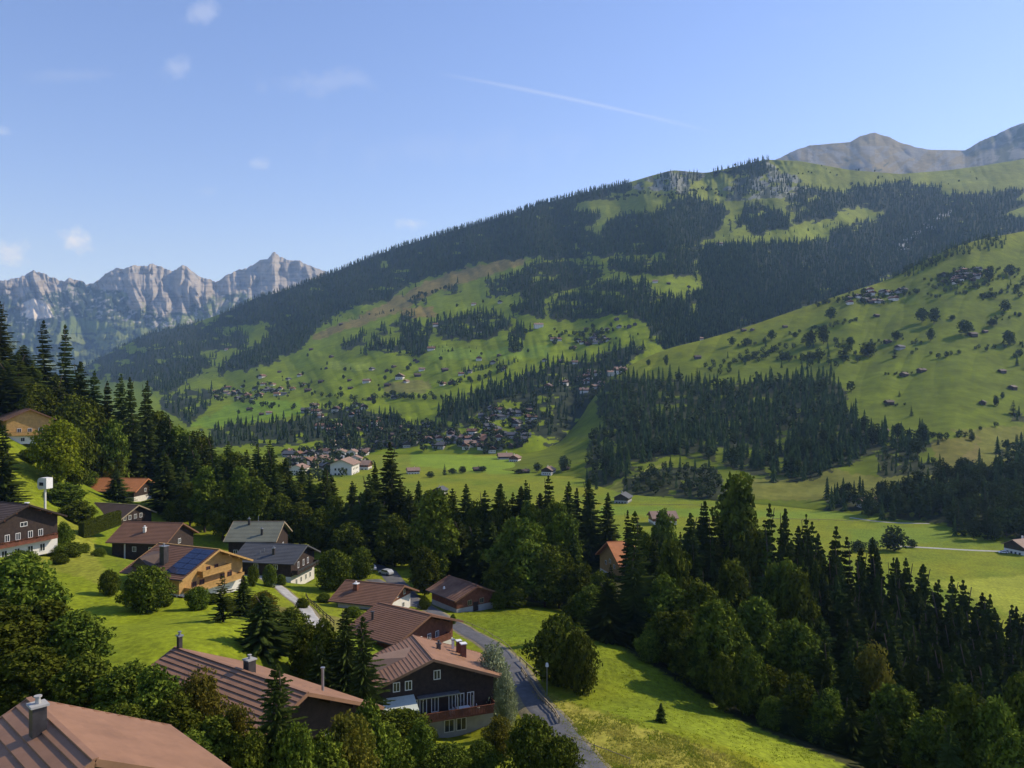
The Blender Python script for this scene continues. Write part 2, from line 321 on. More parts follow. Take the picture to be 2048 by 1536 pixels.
# ------------------------------------------------------------------ far slopes, each a sheet whose surface follows real distances
class Sheet:
    def __init__(s, top, bot, ytop, ybot, p, seed, amp, back=1.0, px0=-200, px1=2300, sm=0):
        s.top = np.array(top, float); s.bot = np.array(bot, float); s.yt = np.array(ytop, float); s.yb = np.array(ybot, float); s.p = p; s.seed = seed; s.amp = amp
        s.px0 = px0; s.px1 = px1; s.back = back; s.tg = None
        if sm:
            s.tg = np.arange(-900, 3200, 6.0); k = np.hanning(sm*2+1); k /= k.sum(); f = lambda a: np.convolve(np.pad(np.interp(s.tg, a[:, 0], a[:, 1]), sm, 'edge'), k, 'valid'); s.tt = f(s.top); s.tbm = f(s.bot)
    def tb(s, px):
        if s.tg is not None: return np.interp(px, s.tg, s.tt), np.interp(px, s.tg, s.tbm)
        return np.interp(px, s.top[:, 0], s.top[:, 1]), np.interp(px, s.bot[:, 0], s.bot[:, 1])
    def Y(s, px, v):
        if not hasattr(s, 'g'):
            s.g = np.arange(-900, 3200, 10.0); ker = np.hanning(37); ker /= ker.sum()
            s.ga = np.convolve(np.pad(np.interp(s.g, s.yb[:, 0], s.yb[:, 1]), 18, 'edge'), ker, 'valid'); s.gb = np.convolve(np.pad(np.interp(s.g, s.yt[:, 0], s.yt[:, 1]), 18, 'edge'), ker, 'valid')
        a = np.interp(px, s.g, s.ga); b = np.interp(px, s.g, s.gb)
        return a+(b-a)*np.clip(v, 0, 1)**s.p
    def rel(s, px, v): return s.amp(px, v)
    def pt(s, px, v):
        t, b = s.tb(px); py = b+(t-b)*v; Y = s.Y(px, v)*(1+s.rel(px, v))
        return (px-1024)/F*Y, Y, CZ-(py-HY)/F*Y
    def at(s, px, py):
        t, b = s.tb(px); v = np.clip((py-b)/(t-b-1e-6), 0, 1); return s.pt(px, v)
    def build(s, name, matl, colfn, nu=600, nv=220, jag=0.0, jagf=.12):
        px = np.linspace(s.px0, s.px1, nu); v = np.linspace(0, 1, nv); PX, V = np.meshgrid(px, v)
        t, b = s.tb(PX)
        if jag: t = t+(ridged(PX*jagf, PX*0, 4, s.seed+3)-.5)*jag
        PY = b+(t-b)*V; Y = s.Y(PX, V)*(1+s.rel(PX, V)); X = (PX-1024)/F*Y; Z = CZ-(PY-HY)/F*Y
        C = colfn(PX, PY, V, X, Y, Z)
        rows = [np.stack((X, Y, Z), -1)]; cols = [C]
        x0, y0, z0 = X[-1], Y[-1], Z[-1]
        for k in range(1, 9):               # the far side of the ridge falls away
            f = k/8; yy = y0*(1+.5*f*s.back); xx = x0*(yy/y0); zz = z0*(1-f)**1.3*(1)+(-20)*f
            rows.append(np.stack((xx, yy, zz), -1)[None]); cols.append(C[-1:])
        low = np.stack((X[0]*.98, Y[0]*.98, np.minimum(Z[0], 0)-25), -1)[None]
        G = np.concatenate([low]+rows, 0); CC = np.concatenate([C[:1]]+cols, 0); n, m = G.shape[:2]
        i = np.arange(n-1)[:, None]*m+np.arange(m-1)[None]; Fc = np.stack((i, i+1, i+m+1, i+m), -1).reshape(-1, 4)
        me = np_mesh(name, G.reshape(-1, 3), Fc, matl, smooth=True, colors=np.clip(CC, .01, 1).reshape(-1, 3))
        return tag(link(name, me), kind='structure')

def wooded(x, y, poly, amp=1.0, thr=.33):
    jx = (fbm(x/13, y/8, 3, 201)-.5)*44*amp; jy = (fbm(x/13, y/8, 3, 203)-.5)*20*amp
    return inpoly(x+jx, y+jy, poly) & (fbm(x/24, y/9, 3, 77) > thr)
# main forested mountain
def amp_m(px, v):
    q = (fbm(px/260, v*2.0, 3, 41)-.5)*.10+(ridged((px+150*v)/120, v*2.2, 4, 43)-.5)*.046+(fbm(px/40, v*9, 3, 44)-.5)*.012
    crag = np.clip(1-np.abs((px-1440)/240), 0, 1)*np.clip((v-.80)/.12, 0, 1)*np.clip((1.0-v)/.02, 0, 1)
    q = q+(ridged(px/26, v*7, 4, 47)-.5)*.05*crag
    g = np.exp(-((px-(1900-600*(1-v)))/110)**2)*np.clip(v*1.6, 0, 1)*.04
    q = q+g
    return q*np.clip(v*8, 0, 1)
SM = Sheet([(-200,900),(60,800),(160,738),(230,700),(300,668),(393,645),(440,628),(470,618),(510,596),(560,584),(650,552),(720,523),(800,493),(880,469),(950,449),(1020,429),(1080,409),(1130,396),(1180,383),
            (1230,373),(1300,352),(1345,340),(1412,346),(1450,338),(1500,326),(1530,319),(1600,322),(1700,340),(1800,348),(1900,340),(1960,332),(2048,318),(2300,280)],
           [(-200,925),(300,912),(1150,908),(1200,860),(1300,790),(1500,730),(2048,640),(2300,600)],
           [(-200,5200),(160,5000),(470,4200),(650,3800),(1000,3300),(1350,3100),(1530,3200),(2048,3600),(2300,3800)],
           [(-200,960),(300,1010),(1150,1030),(1200,1200),(1300,1400),(1500,1700),(2048,2100),(2300,2200)], 1.55, 50, amp_m, sm=3)
FOR_M = {   # woods on the main mountain, outlines in the photograph's pixels
 'ridge': [(465,600),(510,585),(560,570),(650,540),(720,510),(800,480),(880,455),(950,435),(1020,415),(1080,395),(1180,368),(1230,360),(1270,360),(1250,392),(1215,397),(1150,407),(1140,422),(1200,425),(1205,435),(1180,450),(1185,468),(1200,470),(1215,445),
   (1255,420),(1285,425),(1300,425),(1333,410),(1373,385),(1388,395),(1413,403),(1453,417),(1453,454),(1413,483),(1400,490),(1340,505),(1250,510),(1130,515),(1070,512),(1020,517),(950,525),(900,540),(850,555),(820,575),(760,600),(700,614),(632,655),(598,696),(533,730),(424,751),(444,723),(492,696),(533,672),(547,641),(472,652),(410,655)],
 'crest': [(1420,345),(1500,322),(1534,318),(1540,345),(1500,350)],
 'left': [(219,693),(267,655),(321,640),(393,640),(420,655),(455,655),(495,669),(492,689),(427,710),(424,730),(390,751),(335,785),(304,792),(297,757),(205,764),(164,740),(180,715)],
 'low_left': [(335,792),(362,778),(410,778),(424,795),(410,819),(376,850),(342,826),(314,805)],
 'hedge_belt': [(407,859),(500,845),(600,835),(640,818),(720,818),(800,828),(790,850),(720,880),(640,880),(560,890),(480,893),(420,893)],
 'a': [(688,690),(712,663),(732,666),(728,683),(693,699)],
 'b': [(723,710),(745,679),(763,657),(811,633),(833,635),(864,666),(862,697),(825,712),(759,703)],
 'c': [(860,642),(956,622),(1009,631),(1014,657),(987,675),(921,683),(890,679),(868,666)],
 'd': [(1022,653),(1057,657),(1053,675),(1035,705),(1018,697)],
 'e': [(969,558),(1036,550),(1063,527),(1091,517),(1200,527),(1204,550),(1184,570),(1137,577),(1106,589),(1083,612),(1090,636),(1024,628),(1028,612),(1051,605),(1036,589),(981,593)],
 'f': [(1215,519),(1325,519),(1345,503),(1411,491),(1500,491),(1500,560),(1403,550),(1309,550),(1219,542)],
 'g': [(1184,570),(1219,560),(1286,562),(1305,573),(1301,585),(1364,597),(1420,560),(1420,700),(1330,700),(1309,675),(1298,644),(1247,624),(1200,632),(1169,636),(1114,640),(1098,624),(1114,593)],
 'gorge': [(1411,491),(1500,485),(1570,485),(1654,476),(1690,455),(1700,446),(1746,440),(1770,418),(1702,415),(1702,384),(1705,373),(1815,362),(1884,381),(1957,388),(2030,380),(2300,370),(2300,640),(1500,760),(1330,760),(1330,690),(1399,620),(1399,560)],
 'h': [(1475,432),(1505,403),(1534,417),(1563,417),(1581,454),(1526,465),(1461,461)],
 'i': [(1581,377),(1610,372),(1702,384),(1702,425),(1629,443),(1585,443),(1578,403)],
 'crag1': [(1300,362),(1345,346),(1405,350),(1380,380),(1330,388)], 'crag2': [(1480,350),(1530,330),(1600,362),(1610,380),(1560,392),(1470,395),(1455,380)],
 'j': [(822,603),(850,590),(850,605),(826,610)], 'k': [(885,585),(922,568),(922,580),(888,588)],
 'belt': [(873,846),(886,811),(965,775),(1097,732),(1207,708),(1246,688),(1300,695),(1240,745),(1185,767),(1097,776),(1009,802),(952,828),(934,855),(877,863)],
 'town_wood': [(990,800),(1100,775),(1180,770),(1215,755),(1230,850),(1180,870),(1100,890),(1060,860),(1040,800)],
 'v1': [(640,870),(720,850),(790,840),(860,850),(880,870),(820,890),(720,905),(650,905)],
}
MEAD_IN = [[(2005,430),(2048,412),(2300,400),(2300,430),(2048,436)],[(2027,402),(2048,385),(2300,370),(2300,395),(2048,402)]]
CRAG = [[(1262,375),(1300,352),(1345,340),(1412,346),(1390,372),(1373,388),(1330,390)],[(1446,377),(1483,350),(1534,322),(1560,340),(1592,351),(1618,378),(1585,395),(1519,398),(1453,402)]]
def col_m(PX, PY, V, X, Y, Z):
    c = np.ones(PX.shape+(3,))*np.array((.150,.198,.010)); a = fbm(PX/40, PY/14, 4, 61)[..., None]; b = fbm(PX/9, PY/5, 3, 63)[..., None]
    c = c*(.72+.55*a); hi = np.clip((620-PY)/260, 0, 1)[..., None]; c = c*(1-hi*.45)+np.array((.17,.165,.045))*hi*.45*(.7+.6*a)
    jx = (fbm(PX/10, PY/6, 3, 65)-.5)*26; jy = (fbm(PX/10, PY/6, 3, 67)-.5)*12
    def paint(poly, col, w=.8):
        nonlocal c
        k = inpoly(PX+jx, PY+jy, poly)[..., None]*w; c = c*(1-k)+np.array(col)*(.75+.5*b)*k
    paint([(820,580),(900,545),(1000,520),(1060,515),(1050,528),(1000,545),(930,565),(860,590),(800,625),(720,650),(640,680),(620,670),(700,640)], (.24,.165,.06), .75)
    paint([(800,618),(870,612),(870,632),(810,640)], (.28,.17,.06), .7)
    paint([(660,722),(740,726),(740,740),(660,738)], (.20,.25,.03), .8); paint([(560,860),(620,845),(700,830),(640,850)], (.17,.25,.03), .6)
    paint([(770,765),(860,762),(850,785),(770,790)], (.17,.13,.06), .5); paint([(860,690),(960,700),(1100,690),(1100,715),(860,720)], (.16,.25,.03), .5)
    paint([(380,850),(470,805),(600,800),(600,830),(420,858)], (.14,.25,.02), .6)
    for q in CRAG:
        k = inpoly(PX+jx*.5, PY+jy*.5, q)[..., None]; r = ridged(PX/15, PY/26, 4, 71)[..., None]; rock = np.where(r > .66, .20, .055)*np.array((1,.98,.97)); rock[..., 1] += .012; k = k & (fbm(PX/18, PY/8, 3, 75)[..., None] > .42)
        c = c*(1-k*.85)+rock*k*.85
    jx = jx*.5; jy = jy*.5
    fk = np.zeros(PX.shape, bool)
    for n_, q in FOR_M.items():
        if n_[:4] != 'crag': fk |= wooded(PX, PY-2, q, 1.0, .25 if n_ in ('gorge', 'ridge') else .33)
    for q in MEAD_IN: fk &= ~inpoly(PX+jx*.4, PY+jy*.4, q)
    c[fk] = (np.array((.035,.045,.022))*(.6+.8*b))[fk]
    # pale scree run in the gorge
    g = np.abs(PX-(1900-1.35*(PY-420)+(fbm(PY/9, PX*0, 3, 73)-.5)*50)) < 5+9*fbm(PX/8, PY/8, 2, 74)
    g &= (PY > 420) & (PY < 500) & (b[..., 0] > .45); c[g] = (.30,.30,.28)
    return c
SM.build('hills', M_hill, col_m, 1250, 330)

# right-hand hill
def amp_r(px, v): return ((fbm(px/230, v*2.2, 3, 81)-.5)*.10+(ridged((px-220*v)/150, v*1.6, 3, 83)-.5)*.034+(fbm(px/50, v*9, 3, 84)-.5)*.016)*np.clip(v*8, 0, 1)*np.clip((px-900)/200, 0, 1)
SR = Sheet([(900,930),(950,915),(1050,893),(1110,872),(1150,850),(1185,800),(1215,750),(1250,735),(1330,697),(1400,682),(1500,652),(1600,617),(1700,583),(1780,560),(1850,520),(1900,495),(1960,478),(2048,463),(2300,400)],
           [(900,936),(950,936),(1100,965),(1200,988),(1450,1002),(1650,1022),(1900,1052),(2048,1086),(2300,1130)],
           [(900,1000),(950,1040),(1150,1200),(1215,1300),(1500,1450),(2048,1750),(2300,1850)],
           [(900,890),(950,870),(1100,731),(1200,655),(1450,615),(1650,567),(1900,507),(2048,453),(2300,398)], 1.25, 90, amp_r, back=.5, px0=900, sm=12)
FOR_R = {
 'big': [(1216,756),(1295,752),(1343,760),(1396,765),(1431,777),(1483,760),(1588,748),(1667,752),(1698,789),(1694,819),(1729,854),(1764,872),(1800,872),(1843,870),(1860,889),(1825,918),(1755,900),(1700,930),(1624,955),(1545,965),(1500,945),(1431,924),(1360,908),(1317,918),(1229,960),(1198,965),(1200,900),(1216,863),(1190,800)],
 'grove': [(1255,990),(1250,955),(1334,930),(1431,936),(1457,995),(1431,999)],
 'sparse': [(1396,735),(1450,700),(1510,683),(1558,692),(1588,688),(1640,684),(1707,682),(1711,723),(1640,740),(1588,745),(1540,735),(1490,740),(1448,765),(1410,765)],
 'right_low': [(1729,1038),(1764,1000),(1830,975),(1895,955),(1983,930),(2048,907),(2300,880),(2300,1120),(2048,1082),(1900,1085),(1895,1043),(1742,1043)],
 'pair': [(1648,1022),(1655,995),(1724,990),(1730,1018)], 'ledge': [(1755,905),(1895,930),(1895,948),(1755,952)],
 'valley_edge': [(1170,985),(1180,870),(1216,860),(1228,960),(1200,985)],
 'e1': [(1820,705),(1880,690),(1890,712),(1830,718)], 'e2': [(2010,700),(2060,690),(2300,680),(2300,735),(2020,735)],
 'e3': [(1850,570),(1880,545),(1990,535),(1990,555),(1960,580),(1880,600),(1850,600)], 'e4': [(1960,590),(2048,560),(2300,540),(2300,590),(1975,600)],
 'e5': [(2020,830),(2300,800),(2300,850),(2020,840)], 'e6': [(1990,905),(2048,880),(2300,850),(2300,920),(2048,925)],
 'e7': [(1640,600),(1700,585),(1740,590),(1760,600),(1720,612),(1660,612)], 'ridge_top': [(1760,560),(1850,515),(1900,492),(1960,476),(2020,470),(2010,495),(1930,510),(1860,540),(1800,562)],
}
GLADE = [[(1440,765),(1470,745),(1530,722),(1575,718),(1560,735),(1490,755)],[(1550,712),(1620,700),(1640,712),(1570,735)],[(1300,925),(1360,912),(1358,920),(1310,930)],[(1550,880),(1590,868),(1590,876),(1555,890)]]
def col_r(PX, PY, V, X, Y, Z):
    c = np.ones(PX.shape+(3,))*np.array((.108,.142,.004)); a = fbm(PX/50, PY/12, 4, 91)[..., None]; b = fbm(PX/10, PY/4, 3, 93)[..., None]
    c = c*(.74+.52*a); t, _ = SR.tb(PX)
    e = np.exp(-np.maximum(PY-t, 0)/22)[..., None]; c = c*(1-e*.5)+np.array((.20,.21,.02))*e*.5
    jx = (fbm(PX/12, PY/6, 3, 95)-.5)*24; jy = (fbm(PX/12, PY/6, 3, 97)-.5)*10
    def paint(poly, col, w=.7):
        nonlocal c
        k = inpoly(PX+jx, PY+jy, poly)[..., None]*w; c = c*(1-k)+np.array(col)*(.75+.5*b)*k
    paint([(1500,960),(1650,935),(1760,955),(1900,940),(1960,880),(1900,860),(2048,850),(2048,960),(1760,1000),(1500,1000)], (.155,.150,.035), .7)
    paint([(1860,880),(1960,870),(1960,920),(1880,940)], (.16,.115,.045), .5)
    paint([(1260,985),(1200,990),(1230,965),(1350,915)], (.20,.20,.05), .6)
    k = (((PY+jy*.5) % 37) < 2.0)[..., None]*.35*(a > .45); c = c*(1-k)+np.array((.09,.10,.02))*k
    jx = jx*.4; jy = jy*.4; fk = np.zeros(PX.shape, bool)
    for n_, q in FOR_R.items():
        if n_ not in ('e1','e2','e3','e4','e7','sparse','ridge_top'): fk |= wooded(PX, PY-2, q, 1.0 if n_ == 'big' else .7, .34 if n_ == 'big' else .30)
    for q in GLADE: fk &= ~inpoly(PX+jx, PY+jy, q)
    c[fk] = (np.array((.040,.048,.020))*(.6+.8*b))[fk]
    return c
SR.build('hill_slope', M_hill, col_r, 800, 320)

# rocky range on the left, far away
def amp_l(px, v):
    px = px+46*(fbm(px/90, v*3, 3, 109)-.5)+v*22
    return ((ridged(px/70, v*3+px/300, 4, 101)-.5)*.085+(ridged(px/20, v*1.2, 3, 105)-.5)*.022*np.clip(v*1.5, 0, 1)+(fbm(px/6, v*12, 2, 107)-.5)*.006)*np.clip(v*5, 0, 1)
SL = Sheet([(-300,600),(-100,575),(0,561),(27,558),(51,549),(68,541),(85,546),(116,559),(130,561),(140,555),(157,559),(174,568),(185,566),(205,552),(219,542),(232,535),(246,536),(273,530),(290,533),(304,527),(325,533),(342,540),(352,539),(362,530),(376,534),
            (390,546),(403,554),(431,563),(444,556),(472,541),(499,533),(519,520),(535,518),(543,510),(550,503),(557,510),(567,517),(583,520),(601,522),(622,532),(649,542),(700,560),(800,600),(900,640)],
           [(-300,800),(900,800)], [(-300,8600),(900,9200)], [(-300,6200),(900,6200)], 1.2, 110, amp_l, px0=-300, px1=900)
def col_l(PX, PY, V, X, Y, Z):
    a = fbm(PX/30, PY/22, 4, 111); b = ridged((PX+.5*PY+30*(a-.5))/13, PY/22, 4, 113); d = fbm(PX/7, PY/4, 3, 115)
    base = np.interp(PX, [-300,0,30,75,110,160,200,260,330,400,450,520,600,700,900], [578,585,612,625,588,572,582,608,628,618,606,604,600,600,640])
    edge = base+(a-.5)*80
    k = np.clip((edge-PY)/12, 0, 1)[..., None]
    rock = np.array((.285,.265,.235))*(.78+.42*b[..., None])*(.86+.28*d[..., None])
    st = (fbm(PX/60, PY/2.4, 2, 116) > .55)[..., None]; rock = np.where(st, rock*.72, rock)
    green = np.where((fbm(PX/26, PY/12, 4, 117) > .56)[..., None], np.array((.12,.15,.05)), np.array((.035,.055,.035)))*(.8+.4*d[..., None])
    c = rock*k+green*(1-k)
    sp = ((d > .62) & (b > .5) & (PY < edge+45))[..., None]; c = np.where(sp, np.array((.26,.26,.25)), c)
    sc_ = inpoly(PX+(d-.5)*14, PY+(d-.5)*8, [(50,606),(62,596),(85,600),(100,618),(108,634),(75,638),(52,636)])[..., None]; c = np.where(sc_, np.array((.52,.49,.44)), c)
    gl = inpoly(PX+(a-.5)*24, PY+(a-.5)*10, [(120,650),(150,635),(200,645),(235,660),(180,668),(120,668)])[..., None]; c = np.where(gl, np.array((.10,.14,.045)), c)
    return c
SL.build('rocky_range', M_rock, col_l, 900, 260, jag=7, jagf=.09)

# grey summits on the right, behind the alpine meadow
def amp_p(px, v): return ((ridged(px/120+v*.8, v*1.6, 3, 121)-.5)*.075+(ridged(px/30+v*1.5, v*2, 3, 125)-.5)*.010)*np.clip(v*5, 0, 1)
SP = Sheet([(1480,345),(1560,316),(1590,300),(1620,291),(1660,287),(1700,283),(1720,272),(1750,265),(1775,273),(1800,284),(1830,294),(1860,299),(1930,300),(1960,283),(1990,270),(2020,255),(2048,245),(2150,200),(2300,190)],
           [(1480,420),(2300,420)], [(1480,6200),(1930,6600),(2300,5600)], [(1480,4300),(2300,4300)], 1.1, 130, amp_p, px0=1480)
def col_p(PX, PY, V, X, Y, Z):
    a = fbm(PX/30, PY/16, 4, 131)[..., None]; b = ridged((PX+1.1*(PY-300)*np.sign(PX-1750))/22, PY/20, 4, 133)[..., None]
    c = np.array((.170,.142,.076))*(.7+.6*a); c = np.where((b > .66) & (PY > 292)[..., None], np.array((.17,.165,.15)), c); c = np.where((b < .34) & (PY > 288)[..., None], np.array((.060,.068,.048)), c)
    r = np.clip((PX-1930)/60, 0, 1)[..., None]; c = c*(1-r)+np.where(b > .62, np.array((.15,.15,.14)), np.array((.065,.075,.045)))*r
    return c
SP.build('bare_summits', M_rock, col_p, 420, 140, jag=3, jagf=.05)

# ------------------------------------------------------------------ trees
def conifer_mesh(name, seed, whorls=42, nb=8, spread=.15, leaf=M_con, droop=.35, seg=5, w=.021, bare=.06, openness=0.0):
    r = np.random.default_rng(seed); V = []; Fq = []
    for k in range(whorls):
        t = bare+(1-bare)*(k+r.random()*.95)/whorls; rad = spread*((1-t)**.74)*(.66+.52*r.random())+.003
        if t < bare+.12: rad *= .75+2*(t-bare)
        n = max(4, int(nb*(1.15-t*.55))); ph = r.random()*6.28
        for j in range(n):
            if r.random() < openness: continue
            if r.random() < .07: continue
            a = ph+2*math.pi*(j+r.random()*.7)/n; L = rad*(.60+.70*r.random())*(1+.16*math.sin(a+seed)); dx, dy = math.cos(a), math.sin(a); px_, py_ = -dy, dx
            dr = droop*(.6+.8*r.random())*(1-t*.6); zt = .010*(t)
            prev = None
            for q in range(seg):
                s = (q+.15)/(seg); x = L*s; z = t-dr*x*(1-.45*s)+zt*s
                x2 = L*min(1.05, s+1.35/seg); z2 = t-dr*x2*(1-.45*x2/L)-.003*r.random()
                ww = (w*(1.15-s)*(.75+.5*r.random())+.002)*(.25+.85*(1-t)**.55); sag = ww*(.55+.5*r.random())
                for sd_ in (-1, 1):
                    b = len(V); j1, j2 = (r.random(2)-.5)*.006
                    V += [(dx*x, dy*x, z+.002), (dx*x2+j1, dy*x2+j2, z2), (dx*(x2*.92)+px_*ww*sd_, dy*(x2*.92)+py_*ww*sd_, z2-sag), (dx*(x*.85)+px_*ww*sd_*1.1, dy*(x*.85)+py_*ww*sd_*1.1, z-sag*.9)]
                    Fq.append((b, b+1, b+2, b+3))
    for i in range(5):                      # leader tip
        a = i*1.25; b = len(V); V += [(0,0,1.0),(.006*math.cos(a),.006*math.sin(a),.972),(.012*math.cos(a+.5),.012*math.sin(a+.5),.95),(0,0,.96)]; Fq.append((b,b+1,b+2,b+3))
    return np_mesh(name, np.array(V), np.array(Fq), leaf)
def trunk_mesh(name, seed, r0=.013, r1=.002, top=.97, limbs=0, lr=.25, lz0=.25):
    r = random.Random(seed); m = MB(); p = Vector((0,0,-.04)); n = 6
    pts = [Vector(((r.random()-.5)*.012*i, (r.random()-.5)*.012*i, -.05+(top+.05)*i/n)) for i in range(n+1)]
    for i in range(n): m.tube(pts[i], pts[i+1], r0+(r1-r0)*i/n, r0+(r1-r0)*(i+1)/n, 7, cap=False)
    for k in range(limbs):
        z = lz0+(.85-lz0)*k/max(1, limbs); a = k*2.4+r.random(); b = Vector((0,0,z)); e = b+Vector((math.cos(a)*lr*(1.1-z), math.sin(a)*lr*(1.1-z), .14)); mid = b.lerp(e, .5)+Vector((0,0,-.02))
        m.tube(b, mid, r0*.5*(1.1-z), r0*.3*(1.1-z), 5, cap=False); m.tube(mid, e, r0*.3*(1.1-z), .001, 5, cap=False)
    return np_mesh(name, np.array(m.v), m.f, M_bark, smooth=True)
def broad_mesh(name, seed, clumps=34, leaves=260, rx=.30, z0=.10, z1=1.0, ls=.020, leaf=M_br, cr=.13, shape=1.0):
    r = np.random.default_rng(seed); V = []; zc = (z0+z1)/2; hz = (z1-z0)/2; C = []
    for k in range(clumps):                 # clumps sit around an uneven egg-shaped crown
        u = 1-2*(k+.5)/clumps; a = k*2.39996+r.random()*.7; f = math.sqrt(1-u*u); k_ = (.50+.44*r.random())*(1+.20*math.sin(2*a+seed)*math.sin(3*u+seed))
        wid = 1.0-.35*max(0, u)*shape+.08*(r.random()-.5)
        C.append((f*math.cos(a)*rx*k_*wid, f*math.sin(a)*rx*k_*wid, zc+u*hz*(.70+.16*r.random()), cr*(.55+.85*r.random())))
    for k in range(clumps//3):
        a = r.random()*6.28; q = r.random()*.5*rx; C.append((q*math.cos(a), q*math.sin(a), zc+(r.random()-.5)*hz, cr*1.1))
    for (cx, cy, cz, R0) in C:
        n = int(leaves*(R0/cr)**1.4); d = r.normal(size=(n, 3)); d /= np.linalg.norm(d, axis=1)[:, None]
        rr = R0*(.55+.5*r.random(n)**.6)*(1+.25*np.sin(d[:, 0]*5+cx*40)*np.sin(d[:, 2]*6+cz*30)); c = np.array((cx, cy, cz))+d*rr[:, None]*np.array((1, 1, .78))
        nrm = d*.6+r.normal(size=(n, 3))*.75+np.array((0,0,.25)); nrm /= np.linalg.norm(nrm, axis=1)[:, None]
        t = np.cross(nrm, r.normal(size=(n, 3))); t /= np.linalg.norm(t, axis=1)[:, None]+1e-9; b = np.cross(nrm, t); s = (ls*(.6+.8*r.random(n)))[:, None]
        q = np.stack((c-t*s, c-b*s*.55, c+t*s, c+b*s*.55), 1); V.append(q.reshape(-1, 3))
    V = np.concatenate(V); Fq = np.arange(len(V)).reshape(-1, 4)
    return np_mesh(name, V, Fq, leaf)
def low_conifer(seed, tiers=5, sides=6, spread=.15):     # (V, tris) for distant woods
    r = np.random.default_rng(seed); V = []; T = []
    for k in range(tiers):
        z0 = .04+.92*k/tiers; z1 = min(1, z0+1.5/tiers); rad = spread*(1-z0)**.85+.005; b = len(V); V.append((0,0,z1)); m = sides*2; ph = r.random()*6
        for i in range(m):
            a = ph+2*math.pi*i/m; q = rad*((.75+.5*r.random()) if i % 2 else .50); V.append((q*math.cos(a), q*math.sin(a), z0-(.03 if i % 2 else -.03)+r.random()*.02))
        for i in range(m): T.append((b, b+1+i, b+1+(i+1) % m))
    return np.array(V), np.array(T)
def low_broad(seed, n=90, rx=.34, s=.10):
    r = np.random.default_rng(seed); d = r.normal(size=(n, 3)); d /= np.linalg.norm(d, axis=1)[:, None]
    k = .75+.3*np.sin(d[:, 0]*4+seed)*np.cos(d[:, 2]*4+seed*2)+.12*r.random(n)
    c = d*k[:, None]*np.array((rx, rx, .46))+np.array((0,0,.52)); nr = d+r.normal(size=(n, 3))*.4; nr /= np.linalg.norm(nr, axis=1)[:, None]
    t = np.cross(nr, r.normal(size=(n, 3))); t /= np.linalg.norm(t, axis=1)[:, None]; b = np.cross(nr, t); ss = (s*(.7+.6*r.random(n)))[:, None]
    V = np.stack((c-t*ss, c-b*ss*.8+t*ss*.3, c+t*ss, c+b*ss*.8), 1).reshape(-1, 3); i = np.arange(n)*4
    return V, np.concatenate((np.stack((i, i+1, i+2), 1), np.stack((i, i+2, i+3), 1)))
def wood_mass(name, mats, tmpl, pos, hs, ws, label, cat, tm=None):
    """one mass of woodland: every tree a small mesh of its own shape and turn, merged"""
    VV = []; TT = []; MI = []; off = 0; r = np.random.default_rng(len(pos))
    kind = r.integers(0, len(tmpl), len(pos)) if tm is None else tm
    for k, (V, T) in enumerate(tmpl):
        ix = np.where(kind == k)[0]; n = len(ix)
        if n == 0: continue
        a = r.random(n)*6.28; ca, sa = np.cos(a), np.sin(a); h = hs[ix]; w = ws[ix]; p = pos[ix]
        X = (V[None, :, 0]*ca[:, None]-V[None, :, 1]*sa[:, None])*w[:, None]+p[:, 0:1]; Y_ = (V[None, :, 0]*sa[:, None]+V[None, :, 1]*ca[:, None])*w[:, None]+p[:, 1:2]; Z = V[None, :, 2]*h[:, None]+p[:, 2:3]
        VV.append(np.stack((X, Y_, Z), -1).reshape(-1, 3)); t = (T[None]+(np.arange(n)*len(V))[:, None, None]).reshape(-1, 3)+off; TT.append(t); off += n*len(V)
        MI.append(np.full(len(t), min(k // 4, len(mats)-1)))
    me = np_mesh(name, np.concatenate(VV), np.concatenate(TT), mats, np.concatenate(MI))
    return tag(link(name, me), label, cat, kind='stuff')

CON = [conifer_mesh('crown', 100+i, 50+3*i, 10, .160+.012*(i % 3), droop=.42+.14*(i % 3), bare=.03+.02*(i % 2)) for i in range(9)]
CONOPEN = [conifer_mesh('crown', 150+i, 30, 7, .19, droop=.10, bare=.10, openness=.22, w=.018) for i in range(2)]
CONBIG = [conifer_mesh('crown', 170+i, 62, 11, .19, droop=.30, seg=7, w=.013, bare=.03) for i in range(2)]
CONMID = [conifer_mesh('crown', 200+i, 16, 7, .15, leaf=M_mid, seg=2, w=.045, droop=.3) for i in range(4)]
BRO = [broad_mesh('crown', 300+i, 46+4*i, 150, .31+.02*(i % 3), .06, 1.0, .023, cr=.095) for i in range(8)]
BROTALL = [broad_mesh('crown', 340+i, 54, 150, .20, .06, 1.0, .019, cr=.078) for i in range(3)]
BUSH = [broad_mesh('crown', 360+i, 52, 200, .54, 0.02, 1.0, .030, cr=.17) for i in range(3)]
BRIGHT = [broad_mesh('crown', 380+i, 34, 240, .30, .08, 1.0, .021, leaf=M_bright) for i in range(2)]
YEL = [broad_mesh('crown', 390+i, 34, 220, .30, .06, 1.0, .020, leaf=M_yel) for i in range(2)]
SILV = [broad_mesh('crown', 398, 30, 300, .42, .02, 1.0, .020, leaf=M_silver, cr=.17)]
BROMID = [broad_mesh('crown', 410+i, 14, 60, .36, .08, 1.0, .050, leaf=M_mid, cr=.17) for i in range(3)]
TRK = trunk_mesh('trunk', 1); TRKB = trunk_mesh('trunk', 2, .020, .005, .75, 9, .26, .2); TRKS = trunk_mesh('trunk', 3, .03, .006, .7, 5, .4, .05)
